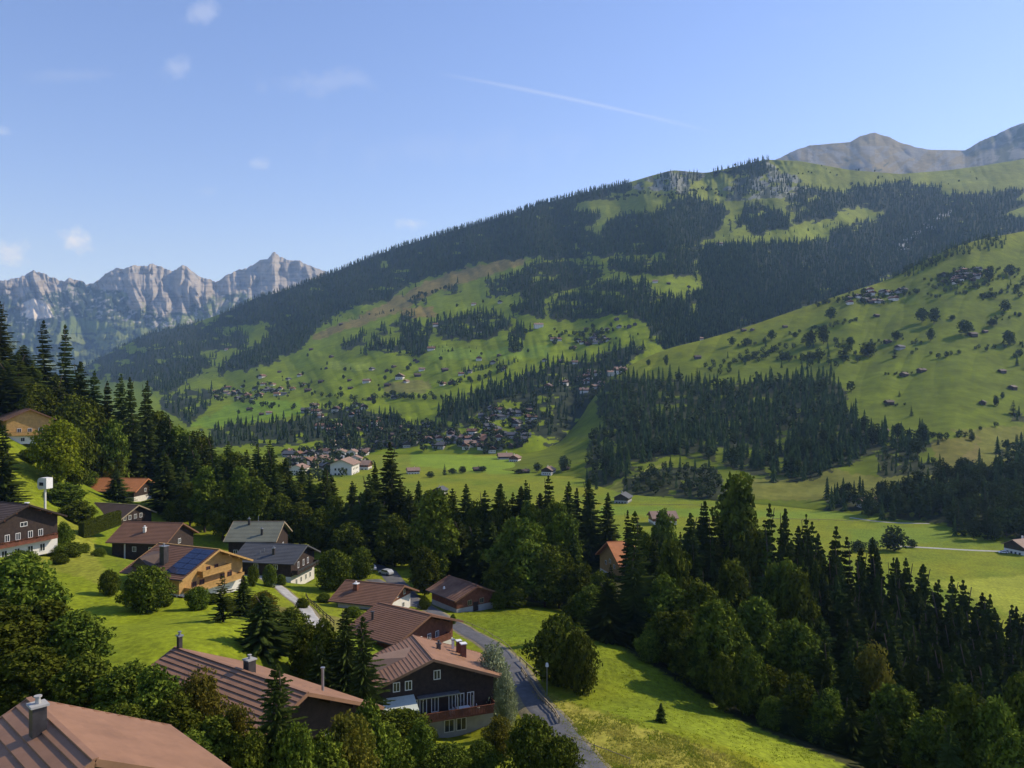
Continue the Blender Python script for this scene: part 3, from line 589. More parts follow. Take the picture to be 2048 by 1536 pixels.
KIND = dict(spruce=('spruce', CON, TRK, .16), open_spruce=('pine', CONOPEN, TRK, .19), big_spruce=('spruce', CONBIG, TRK, .19), leafy=('broadleaf_tree', BRO, TRKB, .32), tall=('broadleaf_tree', BROTALL, TRKB, .22),
            bush=('bush', BUSH, TRKS, .56), bright=('broadleaf_tree', BRIGHT, TRKB, .32), yellow=('broadleaf_tree', YEL, TRKB, .32), silver=('silver_shrub', SILV, TRKS, .46),
            midcon=('spruce', CONMID, TRK, .15), midbroad=('broadleaf_tree', BROMID, TRKB, .38))
CATN = dict(spruce='spruce tree', pine='pine tree', broadleaf_tree='broadleaf tree', bush='bush', silver_shrub='shrub')
tree_no = 0
def tree(kind, base, h, w=None, label=None, group=None):
    """one tree: an Empty at its foot with trunk and crown; w = crown width in metres"""
    global tree_no
    tree_no += 1; nm, crowns, trk, rr = KIND[kind]; sx = (w/2/rr) if w else h*random.uniform(.85, 1.1)
    o = empty(nm, base, random.random()*6.28, label, CATN[nm], group); o.scale = (sx, sx, h)
    o.rotation_euler = (random.gauss(0, .018), random.gauss(0, .018), o.rotation_euler[2])
    c = link('crown', random.choice(crowns), o); t = link('trunk', trk, o)
    return o
def tpx(kind, px, top, Y, wpx=None, label=None, group=None, sink=.3):
    X = (px-1024)/F*Y; z = g1(X, Y); zt = CZ-(top-HY)/F*Y; h = max(2.0, zt-z)
    return tree(kind, (X, Y, z-sink), h+sink, wpx/F*Y if wpx else None, label, group)

# ------------------------------------------------------------------ buildings
class House:
    def __init__(s, name, label, A, B, half, pitch, roof, upper, lower, group=None, og=1.2, oe=1.0, split=3.0, drop=0.4, course=.7, cat='chalet', lip=.06, base=None, verge=None, extend=0, wallh=None):
        a = P(*A); zr = a.z; YB = (CZ-zr)*F/(B[1]-HY); b = P(B[0], B[1], YB); d = (a-b); d.z = 0; s.L = d.length+extend; d.normalize()
        b = b-d*extend if extend > 0 else b
        s.ang = math.atan2(d.y, d.x); s.half = half; s.p = pitch; s.og = og; s.hw = half-oe
        n = Vector((-d.y, d.x, 0)); cs = [b+d*(s.L*i)+n*(s.hw*j) for i in (0, 1) for j in (-1, 1)]; gz = [g1(c.x, c.y) for c in cs]
        s.gmax = max(gz); zb = min(gz)-drop if base is None else base
        s.root = empty(name, (b.x, b.y, zb), s.ang, label, cat, group); s.zb = zb; s.H = zr-zb
        s.E = s.H-pitch*s.half; eh = s.H-pitch*s.hw-.28                # eave tip, wall plate height
        s.roofm = roof; sp = split; s.sp = sp; s.eh = eh
        m = MB(); x0, x1 = og, s.L-og; s.x0, s.x1 = x0, x1
        if lower is not None and sp > 0:
            m.box(x0, x1, -s.hw, s.hw, 0, sp); lw = m.build('lower_wall', lower, s.root)
        else: sp = 0
        m = MB(); m.prism([(-s.hw, sp+.004), (s.hw, sp+.004), (s.hw, eh), (0, s.H-.28), (-s.hw, eh)], x0-.02, x1+.02); s.wall = m.build('wall', upper, s.root)
        m = MB(); nc = max(4, int(half/course))
        for sg in (-1, 1):                  # courses of sheet or tile, each lapping the next
            top = []
            for i in range(nc):
                y0 = half*i/nc; y1 = half*(i+1)/nc; top += [(sg*y0, s.H-pitch*y0+(lip if i else .0)*.0+.0), (sg*y1, s.H-pitch*y1+lip)]
            prof = [top[0]]
            for i in range(nc):
                prof.append(top[2*i+1]); prof.append((top[2*i+1][0], s.H-pitch*abs(top[2*i+1][0])))
            prof += [(sg*half, s.E-.2), (0, s.H-.25)]
            m.prism(prof, 0, s.L)
        s.roof = m.build('roof', roof, s.root)
        m = MB(); v = verge or roof        # verge boards and ridge cap
        for x in (-.03, s.L+.03):
            for sg in (-1, 1): m.bar((x, 0, s.H-.10), (x, sg*(half+.02), s.E-.10), .10, .34)
        m.bar((-.05, 0, s.H+.05), (s.L+.05, 0, s.H+.05), .30, .10); m.build('verge_board', v, s.roof)
        for sg in (-1, 1): m = MB(); m.tube((.1, sg*(half+.07), s.E-.06), (s.L-.1, sg*(half+.07), s.E-.06), .075, .075, 6); m.build('gutter', M_dkmetal, s.roof)
    def basis(s, face):
        return {'+x': (Vector((s.x1+.02,0,0)), Vector((0,1,0)), Vector((1,0,0))), '-x': (Vector((s.x0-.02,0,0)), Vector((0,-1,0)), Vector((-1,0,0))),
                '+y': (Vector(((s.x0+s.x1)/2,s.hw,0)), Vector((-1,0,0)), Vector((0,1,0))), '-y': (Vector(((s.x0+s.x1)/2,-s.hw,0)), Vector((1,0,0)), Vector((0,-1,0)))}[face]
    def obox(s, m, face, u0, u1, z0, z1, d0, d1, mi=0):
        o, t, n = s.basis(face); c = [o+t*u+n*d+Vector((0,0,z)) for z in (z0, z1) for (u, d) in ((u0,d0),(u1,d0),(u1,d1),(u0,d1))]
        m.hexa(c, mi)
    def win(s, face, u, z, w=1.2, h=1.2, shut=None, frame=None, name='window', bars=1):
        m = MB(); f = .09; d0, d1 = .0, .07
        s.obox(m, face, u-w/2, u+w/2, z, z+f, d0, d1); s.obox(m, face, u-w/2, u+w/2, z+h-f, z+h, d0, d1)
        s.obox(m, face, u-w/2, u-w/2+f, z+f, z+h-f, d0, d1); s.obox(m, face, u+w/2-f, u+w/2, z+f, z+h-f, d0, d1)
        for i in range(bars):
            x = u-w/2+w*(i+1)/(bars+1); s.obox(m, face, x-.035, x+.035, z+f, z+h-f, d0, d1-.01)
        o = m.build(name, frame or M_frame, s.root)
        m = MB(); s.obox(m, face, u-w/2+f, u+w/2-f, z+f, z+h-f, .002, .03); m.build('pane', M_glass, o)
        if shut:
            for sg in (-1, 1):
                m = MB(); a = u+sg*(w/2+.30); s.obox(m, face, a-.27, a+.27, z, z+h, .01, .07); m.build('shutter', shut, o)
        return o
    def door(s, face, u, z, w=1.0, h=2.1, m_=None):
        m = MB(); s.obox(m, face, u-w/2, u+w/2, z, z+h, 0, .08); d = m.build('door', m_ or M_dkwood, s.root)
        m = MB(); s.obox(m, face, u+w*.35, u+w*.40, z+1, z+1.12, .08, .14); m.build('handle', M_metal, d)
    def balcony(s, face, u0, u1, z, dep=1.5, m_=None, rail=1.0, flowers=None, posts=True):
        mm = m_ or M_dkwood; m = MB(); s.obox(m, face, u0, u1, z-.15, z, .03, dep)
        b = m.build('balcony', mm, s.root); m = MB(); n = max(3, int((u1-u0)/.22))
        for i in range(n):
            a = u0+(u1-u0)*i/n; s.obox(m, face, a+.02, a+(u1-u0)/n-.02, z+.06, z+rail-.08, dep-.06, dep-.02)
        s.obox(m, face, u0-.04, u1+.04, z+rail-.07, z+rail, dep-.10, dep+.03); s.obox(m, face, u0, u1, z+.004, z+.08, dep-.08, dep)
        for uu in (u0, u1):
            s.obox(m, face, uu-.05, uu+.05, z+.1, z+rail-.08, .04, dep-.1)
        m.build('railing', mm, b)
        if flowers:
            m = MB(); r = random.Random(int(u0*10))
            o, t, nn = s.basis(face)
            for i in range(int((u1-u0)*26)):
                c = o+t*r.uniform(u0, u1)+nn*(dep+r.uniform(0, .25))+Vector((0,0,z+rail-.25+r.uniform(-.1, .28))); q = r.uniform(.05, .11)
                m.poly([c+Vector((-q,0,0)), c+Vector((0,-q,-q)), c+Vector((q,0,0)), c+Vector((0,q,q))])
            m.build('flower_box', flowers, b)
        return b
    def chimney(s, x, y, w=.7, h=1.5, m_=None, cap=None, d=None, pot=True):
        z = s.H-s.p*abs(y); d = d or w; m = MB(); m.box(x-w/2, x+w/2, y-d/2, y+d/2, z-.5, z+h); c = m.build('chimney', m_ or M_dkmetal, s.roof)
        m = MB(); m.box(x-w/2-.10, x+w/2+.10, y-d/2-.10, y+d/2+.10, z+h+.003, z+h+.12)
        if pot:
            m.tube((x, y, z+h+.12), (x, y, z+h+.45), .14, .12, 8)
            m.tube((x, y, z+h+.452), (x, y, z+h+.52), .20, .20, 8)
        m.build('chimney_cap', cap or M_metal, c); return c
    def pipe(s, x, y, r=.10, h=1.8, m_=None):
        z = s.H-s.p*abs(y); m = MB(); m.tube((x,y,z-.3), (x,y,z+h), r, r, 10); m.tube((x,y,z+h+.002), (x,y,z+h+.1), r*1.7, r*1.7, 10); m.build('flue_pipe', m_ or M_metal, s.roof)
    def rafters(s, m_=None):
        for f in (-.66, -.33, 0, .33, .66):
            m = MB(); y = f*s.hw; z = s.H-s.p*abs(y)-.45; m.bar((s.x1, y, z), (s.L-.06, y, z), .18, .22)
            m.build('purlin', m_ or M_dkwood, s.roof)

M_flow = mat('red_geraniums', (.35,.03,.03), .8, .5, 6, col2=(.06,.12,.02))
M_flow2 = mat('white_flowers', (.6,.5,.5), .8, .4, 6, col2=(.08,.14,.03))
M_awn = mat('pale_awning', (.55,.60,.52), .8, .08, 3)
# bottom-left roof with chimney
h = House('chalet', 'nearest chalet at the bottom left corner, red sheet roof with a capped chimney', (190,1520,37.6), (58,1398), 7.9, .50, RF['pink'], M_dkwood, M_white, course=.62, extend=0, og=.8, lip=.11)
# ridge runs on past the frame towards the eye
h.chimney(4.4, -.75, .66, 1.45, M_dkmetal, M_conc); h.pipe(h.L-3.5, -5.0, .12, .7); h.rafters()
h.win('+x', 0, 2.5, 1.4, 1.3, M_redwood); h.win('-y', -1.5, 3.2, 1.2, 1.2); h.win('-y', 1.5, 3.2, 1.2, 1.2); h.door('+x', -3, .6)
# second roof, long
h = House('chalet', 'long chalet with a red striped roof half hidden by trees at lower left centre', (615,1386,72.5), (350,1295), 9.6, .46, RF['pink'], M_dkwood, M_white, course=.55, og=1.6, lip=.10)
h.chimney(.7, .1, .42, 1.35, M_dkmetal); h.chimney(11.6, .9, .85, 1.2, M_dkmetal, M_conc); h.pipe(h.L-4.2, 5.4, .13, 2.3); h.rafters()
for u in (-4, 0, 4): h.win('+x', u, 3.5, 1.3, 1.3, M_redwood)
for u in (-5, -1, 3, 6): h.win('-y', u, 3.0, 1.2, 1.1)
h.balcony('+x', -6, 6, 2.9, 1.4); h.door('+x', -6.5, .5)
# main dark chalet
h = House('chalet', 'big dark timber chalet with red striped roof and a long balcony, beside the road', (867,1319,105), (826,1271), 10.2, .37, RF['pink'], M_dkwood, M_conc, course=.50, og=1.5, split=3.6, drop=.3, base=42.3, oe=1.3)
H3 = h; h.rafters()
for u, z in ((-4.6, 7.4), (-3.0, 7.4), (.9, 8.3)): h.win('+x', u, z, .95, 1.25)
for u in (-2.2, -1.0, .6, 3.0, 4.2, 5.6): h.win('+x', u, 4.0, 1.0, 2.0, name='balcony_door')
for u in (-2.6, -1.2): h.win('+x', u, .9, 1.0, 1.9, name='patio_door')
for u in (2.6, 4.3): h.win('+x', u, 1.0, 1.4, 1.7)
b = h.balcony('+x', -3.6, 8.6, 3.75, 2.2, M_redwood, 1.05)
for u in (-1.6, 3.2, 5.2):
    m = MB(); h.obox(m, '+x', u-.06, u+.06, 3.76, 6.3, 2.0, 2.12); m.build('balcony_post', M_metal, b)
m = MB(); h.obox(m, '+x', -1.9, 3.8, 6.35, 6.5, .1, 1.2); m.build('awning_case', M_metal, h.root)
m = MB(); o, t, n = h.basis('+x')
m.hexa([o+t*u+n*d+Vector((0,0,z)) for (u, d, z) in ((-6.4,.1,6.75),(-2.3,.1,6.75),(-2.3,2.9,5.75),(-7.0,2.9,5.75),(-6.4,.1,6.80),(-2.3,.1,6.80),(-2.3,2.9,5.80),(-7.0,2.9,5.80))]); m.build('awning', M_awn, h.root)
h.chimney(4.2, 2.6, .5, .7, M_dkmetal, M_dkmetal)
h.chimney(3.4, 5.8, .60, 1.7, M_redwood, M_frame, pot=False); h.chimney(4.9, 6.0, .7, 1.8, M_redwood, M_frame, pot=False); h.chimney(1.9, 5.4, .32, 1.3, M_frame, pot=False)
# cross-gable dormer on the left slope
m2 = MB()
m2.hexa([(1.2,-2.0,h.H-.9),(6.2,-2.0,h.H-.9),(6.2,-8.6,h.H-3.2),(1.2,-8.6,h.H-3.2),(3.6,-1.2,h.H-.40),(3.8,-1.2,h.H-.40),(3.8,-8.9,h.H-1.2),(3.6,-8.9,h.H-1.2)]); m2.build('dormer', RF['tan'], h.roof)
# chalets behind it
h = House('chalet', 'brown roofed chalet with a red timber gable, standing behind the big dark chalet', (862,1230,135), (757,1205), 8.3, .36, RF['brown'], M_redwood, M_white, course=.45, og=1.6, base=44.0, split=1.2)
h.pipe(3.0, -4.2, .22, 1.3, M_dkmetal); h.rafters()
for u in (-3, -1, 1.2, 3.2): h.win('+x', u, 2.2, .9, 1.1)
h.balcony('+x', -5, 5.5, 1.7, 1.3, M_redwood)
h = House('chalet', 'brown roofed chalet with a white wall under its gable, third up the lane', (809,1171,165), (692,1160), 6.8, .40, RF['brown'], M_redwood, M_white, course=.45, og=1.6, base=42.4, split=2.9)
h.chimney(4.0, -2.6, .9, 1.2, M_redwood, M_frame); h.rafters()
for u in (-3, 0, 3): h.win('+x', u, 3.4, .9, 1.0)
for u in (-2.5, 2.5): h.win('+x', u, .8, 1.0, 1.1)
h = House('barn', 'small barn with patched rusty tile roof at the edge of the wood', (956,1172,175), (897,1151), 6.0, .40, RF['rust'], M_redwood, M_conc, course=.4, og=.9, cat='barn', split=1.4, base=40.0)
for u in (-1.6, 1.6): h.win('+x', u, 1.7, 1.1, 1.1, frame=M_pole)
h.door('+x', 0, .2, 1.3, 2.0)
# chalet with solar panels
h = House('chalet', 'honey timber chalet with solar panels on its brown roof, above the lawn', (439,1099,150), (318,1086), 9.0, .42, RF['brown'], M_ywood, M_white, course=.45, og=1.8, verge=M_ywood, split=2.6, base=49.6)
h.rafters(M_ywood); L_ = h.L
m = MB()
for i in range(2):
    for j in range(5):
        xa = L_-5.6+i*2.6; ya = -(.6+j*1.45); q = []
        for (x, y) in ((xa, ya-1.35), (xa+2.5, ya-1.35), (xa+2.5, ya), (xa, ya)): q.append((x, y, h.H-.42*abs(y)+.12))
        m.hexa(q+[(a_[0], a_[1], a_[2]+.06) for a_ in q])
m.build('solar_panel', M_solar, h.roof)
h.chimney(L_-8.2, -5.4, 1.1, 3.2, M_dkmetal, M_metal)
m = MB(); m.prism([(-8.0, h.H-3.35), (-8.0, h.H-3.3), (-2.5, h.H-1.0), (-2.5, h.H-1.2)], L_-15.0, L_-9.0)
m = MB()
x0, x1, zf = L_-14.2, L_-9.2, h.H-2.9
m.hexa([(x0,-7.6,zf),(x1,-7.6,zf),(x1,-2.2,h.H-.95),(x0,-2.2,h.H-.95),((x0+x1)/2-.1,-7.9,zf+1.9),((x0+x1)/2+.1,-7.9,zf+1.9),((x0+x1)/2+.1,-2.4,zf+1.9),((x0+x1)/2-.1,-2.4,zf+1.9)]); dm = m.build('dormer', RF['darkbrown'], h.roof)
m = MB(); m.box(x0+1.1, x1-1.1, -7.80, -7.72, zf+.05, zf+.75); m.build('dormer_window', M_glass, dm)
for u in (-4.5, -2.6, 2.6, 4.5): h.win('+x', u, 2.9, 1.2, 1.3, frame=M_redwood)
h.win('+x', -1.0, 5.2, 1.0, 1.1, frame=M_redwood); h.win('+x', 1.0, 5.2, 1.0, 1.1, frame=M_redwood)
h.balcony('+x', -6.8, 6.8, 2.7, 1.6, M_ywood, 1.0); h.balcony('+x', -3.6, 3.6, 5.0, 1.3, M_ywood, 1.0)
for u in (3, 4.6, 6.2): h.win('-y', u, .4, 1.2, 2.0, frame=M_redwood, name='patio_door')
m = MB(); h.obox(m, '-y', -1.0, 7.8, .0, .25, .02, 3.0); m.build('terrace', M_white, h.root)
# the two grey roofs
h = House('chalet', 'chalet with a pale grey-green roof, behind the dark grey roofed one', (569,1043,215), (467,1043), 7.6, .52, RF['green'], M_dkwood, M_dkwood, course=.5, og=1.0, base=42.5, verge=M_pole)
h.chimney(4.6, -1.2, .5, 1.5, M_dkmetal); h.chimney(9.2, -5.0, .5, 1.5, M_dkmetal); h.pipe(6.5, .6, .06, 1.6); h.win('+x', -2, 3.4); h.win('+x', 2, 3.4)
for u in (-4, 0, 4): h.win('-y', u, 3.2, 1.1, 1.1)
h = House('chalet', 'dark grey roofed chalet above a white garage, right of the solar roof', (615,1090,195), (492,1085), 7.4, .42, RF['grey'], M_dkwood, M_white, course=.5, og=1.2, base=41.0, split=3.4)
h.chimney(9.5, -4.0, .55, 1.4, M_dkmetal); h.pipe(6.6, -3.2, .08, .7); h.pipe(6.1, -4.1, .08, .6); h.rafters()
for u in (-2.6, .2, 2.6): h.win('+x', u, 4.7, .9, 1.5)
for u in (-3.5, -1, 1.6, 4.0): h.win('+x', u, 1.0, .8, 1.3)
h.balcony('+x', -6, 6, 4.0, 1.5, M_dkwood, .95, M_flow2); h.win('-y', -2, 5.0); h.win('-y', 3, 5.0)
# brown, dark and orange roofs up the slope
h = House('chalet', 'chalet with a wide mid-brown roof and a small white chimney, left of the solar roof', (366,1046,200), (250,1043), 7.6, .50, RF['brown'], M_dkwood, M_dkwood, course=.45, og=1.0, base=47.0)
h.chimney(7.7, -3.6, .6, 1.1, M_white, M_frame); h.win('-y', 3.5, 2.2, 1.4, 1.2); h.win('-y', -1, 2.2, 1.0, 1.2); h.win('+x', 0, 3.2)
m = MB(); m.box(4.3, 4.6, -6.85, -6.65, 0, 4.5); m.build('porch_post', M_white, h.root)
h = House('chalet', 'black-brown roofed chalet with white framed gable windows behind a clipped hedge', (278,1010,240), (190,1005), 7.2, .45, RF['darkbrown'], M_dkwood, M_dkwood, course=.5, og=1.0, base=47.4, verge=M_pole)
for u in (-4.6, -2.6, -.4, 1.8): h.win('+x', u, 2.3, 1.1, 1.3)
h.win('-y', 2, 2.0)
h = House('chalet', 'chalet with a bright orange tile roof under the dark wood on the left', (297,957,275), (183,955), 7.4, .50, RF['orange'], M_dkwood, M_white, course=.4, og=1.2, base=50.0, split=2.0)
h.win('+x', 0, 3.0); h.win('+x', 3, 3.0); h.win('-y', -4, 2.6); h.win('-y', 4, 2.6)
h = House('chalet', 'large chalet with black roof, flowered balcony and white base at the left edge', (58,1009,160), (-10,1003), 8.4, .42, RF['darkbrown'], M_dkwood, M_white, course=.5, og=1.6, base=55.0, split=3.0, verge=M_dkwood)
h.rafters(M_redwood)
for u in (-3.4, -1.2, 1.4, 3.6): h.win('+x', u, 3.9, 1.0, 1.4)
for u in (-4, -1.4, 1.4, 4): h.win('+x', u, .7, 1.2, 1.6)
h.win('+x', 0, 6.4, 1.5, .9)
h.balcony('+x', -6.4, 6.4, 3.2, 1.5, M_redwood, 1.0, M_flow); h.pipe(6, 2.6, .3, .8, M_frame)
h = House('chalet', 'honey coloured wooden chalet high in the trees at the left', (61,818,260), (24,813), 7.5, .48, RF['brown'], M_ywood, M_white, course=.5, og=1.2, base=70.5, split=2.6)
for u in (-3, 0, 3): h.win('+x', u, 3.6, 1.2, 1.5)
for u in (-2, 2): h.win('+x', u, .8, 1.2, 1.3)
h.balcony('+x', -5.5, 5.5, 3.0, 1.5, M_ywood); h.chimney(1.5, -3, .6, 1.6, M_conc); h.pipe(3, 2, .1, .5)
h = House('chalet', 'steep orange tile roof glimpsed between the tall dark trees at centre right', (1214,1084,232), (1262,1081), 8.5, .62, RF['orange'], M_ywood, M_white, course=.4, og=1.0, base=33.0, split=2)
h.win('+x', 0, 5, 1.2, 1.2); h.win('+x', -3, 4, 1.2, 1.2); h.win('+x', 3, 4, 1.2, 1.2)

# far and tiny chalets share a few small meshes
def far_chalet(name, wl, wu, rf, L=13., W=10., e=4.2, rise=2.6, glass=True):
    m = MB(); m.box(-L/2, L/2, -W/2, W/2, -2.5, 2.0, 0); m.prism([(-W/2,2.0),(W/2,2.0),(W/2,e),(0,e+rise),(-W/2,e)], -L/2-.02, L/2+.02, 1)
    for sg in (-1, 1):
        o = W/2+1.1; z0 = e+rise+.15; z1 = e-rise*1.1/(W/2)+.15
        m.hexa([(-L/2-1,0,z0-.25),(L/2+1,0,z0-.25),(L/2+1,sg*o,z1-.25),(-L/2-1,sg*o,z1-.25),(-L/2-1,0,z0),(L/2+1,0,z0),(L/2+1,sg*o,z1),(-L/2-1,sg*o,z1)], 2)
    for u in (-3.1, -1, 1.1, 3.1):
        for z in (-.2, 2.5):
            for x in (-L/2-.06, L/2+.06): m.box(x-.03, x+.03, u-.5, u+.5, z, z+1.2, 3)
            m.box(u*1.5-.5, u*1.5+.5, -W/2-.05, -W/2+.01, z, z+1.1, 3)
    m.box(1.5, 2.2, 1.0, 1.7, e+rise*.5, e+rise+1.1, 0)
    me = np_mesh(name, np.array(m.v), m.f, [wl, wu, rf, M_glass], m.m); bm = bmesh.new(); bm.from_mesh(me); bmesh.ops.recalc_face_normals(bm, faces=bm.faces); bm.to_mesh(me); bm.free(); return me
FC = [far_chalet('brown_chalet', M_white, M_dkwood, RF['brown']), far_chalet('dark_chalet', M_conc, M_dkwood, RF['grey']), far_chalet('tan_chalet', M_white, M_redwood, RF['tan']),
      far_chalet('dark_barn', M_dkwood, M_dkwood, RF['darkbrown'], 10, 8, 3.2, 2.2), far_chalet('white_house', M_white, M_white, RF['tan'], 16, 12, 6.0, 2.6), far_chalet('timber_chalet', M_white, M_ywood, RF['brown']), far_chalet('grey_roof_house', M_white, M_dkwood, RF['tan'])]
def surf(px, py):
    if px > 905:
        t, b = SR.tb(px)
        if t < py < b: return Vector([float(q) for q in SR.at(px, py)])
    t, b = SM.tb(px)
    if py < b: return Vector([float(q) for q in SM.at(px, py)])
    Y = CZ*F/max(20., py-HY); return Vector(((px-1024)/F*Y, Y, 0))
def house_at(px, py, k, s=1.0, rot=None, label='', group=None, name='chalet', cat='chalet'):
    p = surf(px, py); o = link(name, FC[k]); o.location = p; o.rotation_euler = (0, 0, rot if rot is not None else random.uniform(-.5, .5)+random.choice((0, 1.57, 3.14, -1.57))); o.scale = (s, s, s)
    return tag(o, label, cat, group)
CL = [   # polygon, count, kinds, scale, label, group
 ([(424,782),(470,772),(560,768),(612,768),(606,790),(540,798),(430,806)], 34, (0,1,3,5,6), .85, 'small chalet in the dense hamlet on the far slope at left', 'chalets of the hillside hamlet'),
 ([(570,905),(740,905),(745,930),(640,940),(575,950)], 26, (0,4,6,1,1), 1.0, 'house in the valley village at left centre', 'houses of the valley village'),
 ([(640,855),(760,840),(870,850),(880,880),(780,900),(660,895)], 40, (0,1,3,3,6), .9, 'small chalet among trees on the slope above the valley village', 'chalets above the valley village'),
 ([(960,830),(1010,800),(1060,800),(1068,850),(1050,900),(960,900),(940,870)], 50, (0,1,3,1,3,1), .95, 'tightly packed dark chalet of the hamlet at the picture centre', 'chalets of the packed hamlet'),
 ([(830,890),(900,865),(1000,875),(1040,905),(960,915),(840,905)], 22, (0,1,2,6), 1.0, 'small chalet along the foot of the slope at centre', 'chalets along the foot of the slope'),
 ([(1690,600),(1720,583),(1800,578),(1830,590),(1760,606),(1700,612)], 16, (0,1,2,3), 1.0, 'chalet in the upper hamlet on the right hill', 'chalets of the upper hamlet'),
 ([(1860,565),(1880,548),(1975,536),(1985,552),(1900,575)], 18, (1,3,1,0), .9, 'dark chalet in the row high on the right hill', 'chalets high on the right hill'),
 ([(1100,690),(1110,675),(1210,665),(1215,685),(1150,698)], 15, (0,1,3), .9, 'chalet in the loose hamlet on the far meadow', 'chalets of the meadow hamlet'),
 ([(1090,775),(1180,745),(1215,750),(1210,780),(1110,800)], 12, (0,1,2,6), 1.0, 'chalet among the spruces below the saddle', 'chalets below the saddle'),
 ([(600,815),(720,805),(740,830),(620,840)], 10, (1,0,2), 1.0, 'chalet on the tree belt above the village', 'chalets in the tree belt')]
def sector(x, y, poly):
    xs = [p[0] for p in poly]; ys = [p[1] for p in poly]; u = (x-min(xs))/(max(xs)-min(xs)+1e-6); v = (y-min(ys))/(max(ys)-min(ys)+1e-6)
    return ('upper', 'middle', 'lower')[min(2, int(v*3))]+' '+('left', 'centre', 'right')[min(2, int(u*3))]
KW = ('brown roofed', 'grey roofed', 'tan roofed', 'small dark', 'white walled', 'honey timber', 'pale roofed')
def scatter(poly, n, mind):
    xs = [p[0] for p in poly]; ys = [p[1] for p in poly]; out = []; t = 0
    while len(out) < n and t < 4000:
        t += 1; x = random.uniform(min(xs), max(xs)); y = random.uniform(min(ys), max(ys))
        if inpoly(x, y, poly) and all(abs(x-a)/mind+abs(y-b)/(mind*.45) > 1 for a, b in out): out.append((x, y))
    return out
VILL = []
for poly, n, ks, s, lb, gp in CL:
    for x, y in scatter(poly, n, 9):
        k_ = random.choice(ks); house_at(x, y, k_, s*random.uniform(.85, 1.15), None, '%s %s, %s part' % (KW[k_], ' '.join(w_ for w_ in lb.split() if w_ not in ('small', 'dark', 'tightly')), sector(x, y, poly)), gp); VILL.append((x, y))
SING = [(690,947,4,2.0,1.5,'long white hotel with a grey roof in the valley village'),(724,938,2,1.5,None,'tan roofed block right of the white hotel'),(598,948,4,1.3,1.5,'low white building at the left end of the valley village'),(682,913,4,1.2,1.6,'white house at the back of the valley village'),(705,912,4,1.1,1.5,'second white house at the back of the valley village, further right'),
 (826,947,2,1.0,.3,'tan roofed chalet alone on the green right of the village'),(1097,947,6,1.15,1.2,'chalet alone on the valley green, the biggest one there'),(880,988,1,1.0,1.3,'grey roofed barn on the green behind the spruce tops'),(1010,920,6,1.4,.2,'pale roofed farm at the foot of the packed hamlet'),(1030,922,2,1.2,1.3,'tan roofed house beside the pale roofed farm'),
 (1246,1004,1,1.15,1.2,'barn with a pale lean-to on the flat field at centre right'),(1325,1047,2,1.3,.1,'pinkish roof behind the tall dark trees at centre right'),(1735,1012,6,1.0,.2,'red roofed house by the wood on the right'),(2045,1105,6,1.2,.4,'house cut off by the right edge of the picture'),(1240,745,2,1.5,.2,'pale red roofed hotel on the saddle'),(1222,750,4,1.0,.3,'white house on the saddle, left of the red roof'),
 (1765,866,3,1.3,.4,'dark farmhouse by the wood on the right hill'),(1843,744,3,1.3,.3,'right one of two dark farmhouses joined by a wall on the right hill'),(1808,752,3,1.3,.6,'left one of two dark farmhouses on the right hill'),(1778,808,3,1.2,.2,'dark barn below two farmhouses on the right hill'),(2004,745,3,1.1,.2,'dark barn near the right edge, mid slope'),(2025,778,3,1.2,.5,'dark barn near the right edge, below another'),
 (1965,808,3,1.1,.9,'low dark barn left of two small trees on the right hill'),(1753,633,3,1.1,.4,'dark barn alone high on the right hill'),(1570,655,3,1.0,.3,'dark hut near the bright brow of the hill'),(1487,662,3,1.1,.4,'dark hut on the bright brow of the hill'),(1505,661,3,1.0,.9,'dark hut second along the bright brow'),(1945,672,3,1.5,.2,'long dark barn between round trees on the right hill'),
 (1775,686,3,1.3,.2,'dark barn right of the round tree clump on the hill'),(1395,717,3,1.3,.1,'long hut on the brow above the big wood'),(1970,665,3,1.0,.3,'small dark hut beside the long dark barn'),(1400,680,2,1.0,.1,'tan roofed hut on the skyline of the near hill'),(1077,655,4,1.3,.2,'white barn alone on the far meadow'),(1440,490,2,1.4,.3,'tiny pale hut on the high pasture clearing'),(800,757,6,1.6,1.5,'long pale farm on the far slope'),(835,753,3,1.6,.3,'dark barn beside the long pale farm'),
 (1130,940,3,1.0,.2,'dark barn on the green wedge at centre'),(955,942,3,1.1,.3,'dark barn among the small trees on the valley green'),(1050,946,3,1.0,.4,'dark shed left of the biggest chalet on the green'),(1800,698,1,1.0,.4,'grey hut below the round tree clump')]
for px, py, k, s, r, lb in SING: house_at(px, py, k, s*(.74 if k == 3 else .9), r, lb, None, 'barn' if 'barn' in lb or 'hut' in lb or 'shed' in lb else ('chalet' if 'chalet' in lb else 'house'), 'barn' if 'barn' in lb or 'shed' in lb else ('hut' if 'hut' in lb else ('chalet' if 'chalet' in lb else 'house')))
HUTS = [(655,738),(620,700),(745,740),(835,725),(655,648),(775,743),(790,735),(985,727),(940,745),(890,742),(885,770),(900,768),(860,700),(830,722),(700,778),(740,800),(790,797),(575,760),(527,755),(600,752),(475,798),(500,820),(520,830),(540,828),(700,762),
 (960,720),(1000,712),(1240,655),(1215,660),(1270,650),(1180,690),(1260,600+55),(1000,606),(950,610),(872,652),(960,665),(905,675),(765,690),(660,715),(1312,565),(1340,568),(1380,575),(1235,640),(1170,660),(1005,760-20),(1120,735-10),(920,750),(640,765),(455,700),(490,705),(680,640+10),(735,765),(815,765),(560,745),(615,775+8),(775,772),(846,741),(1090,722),(1148,735-8)]
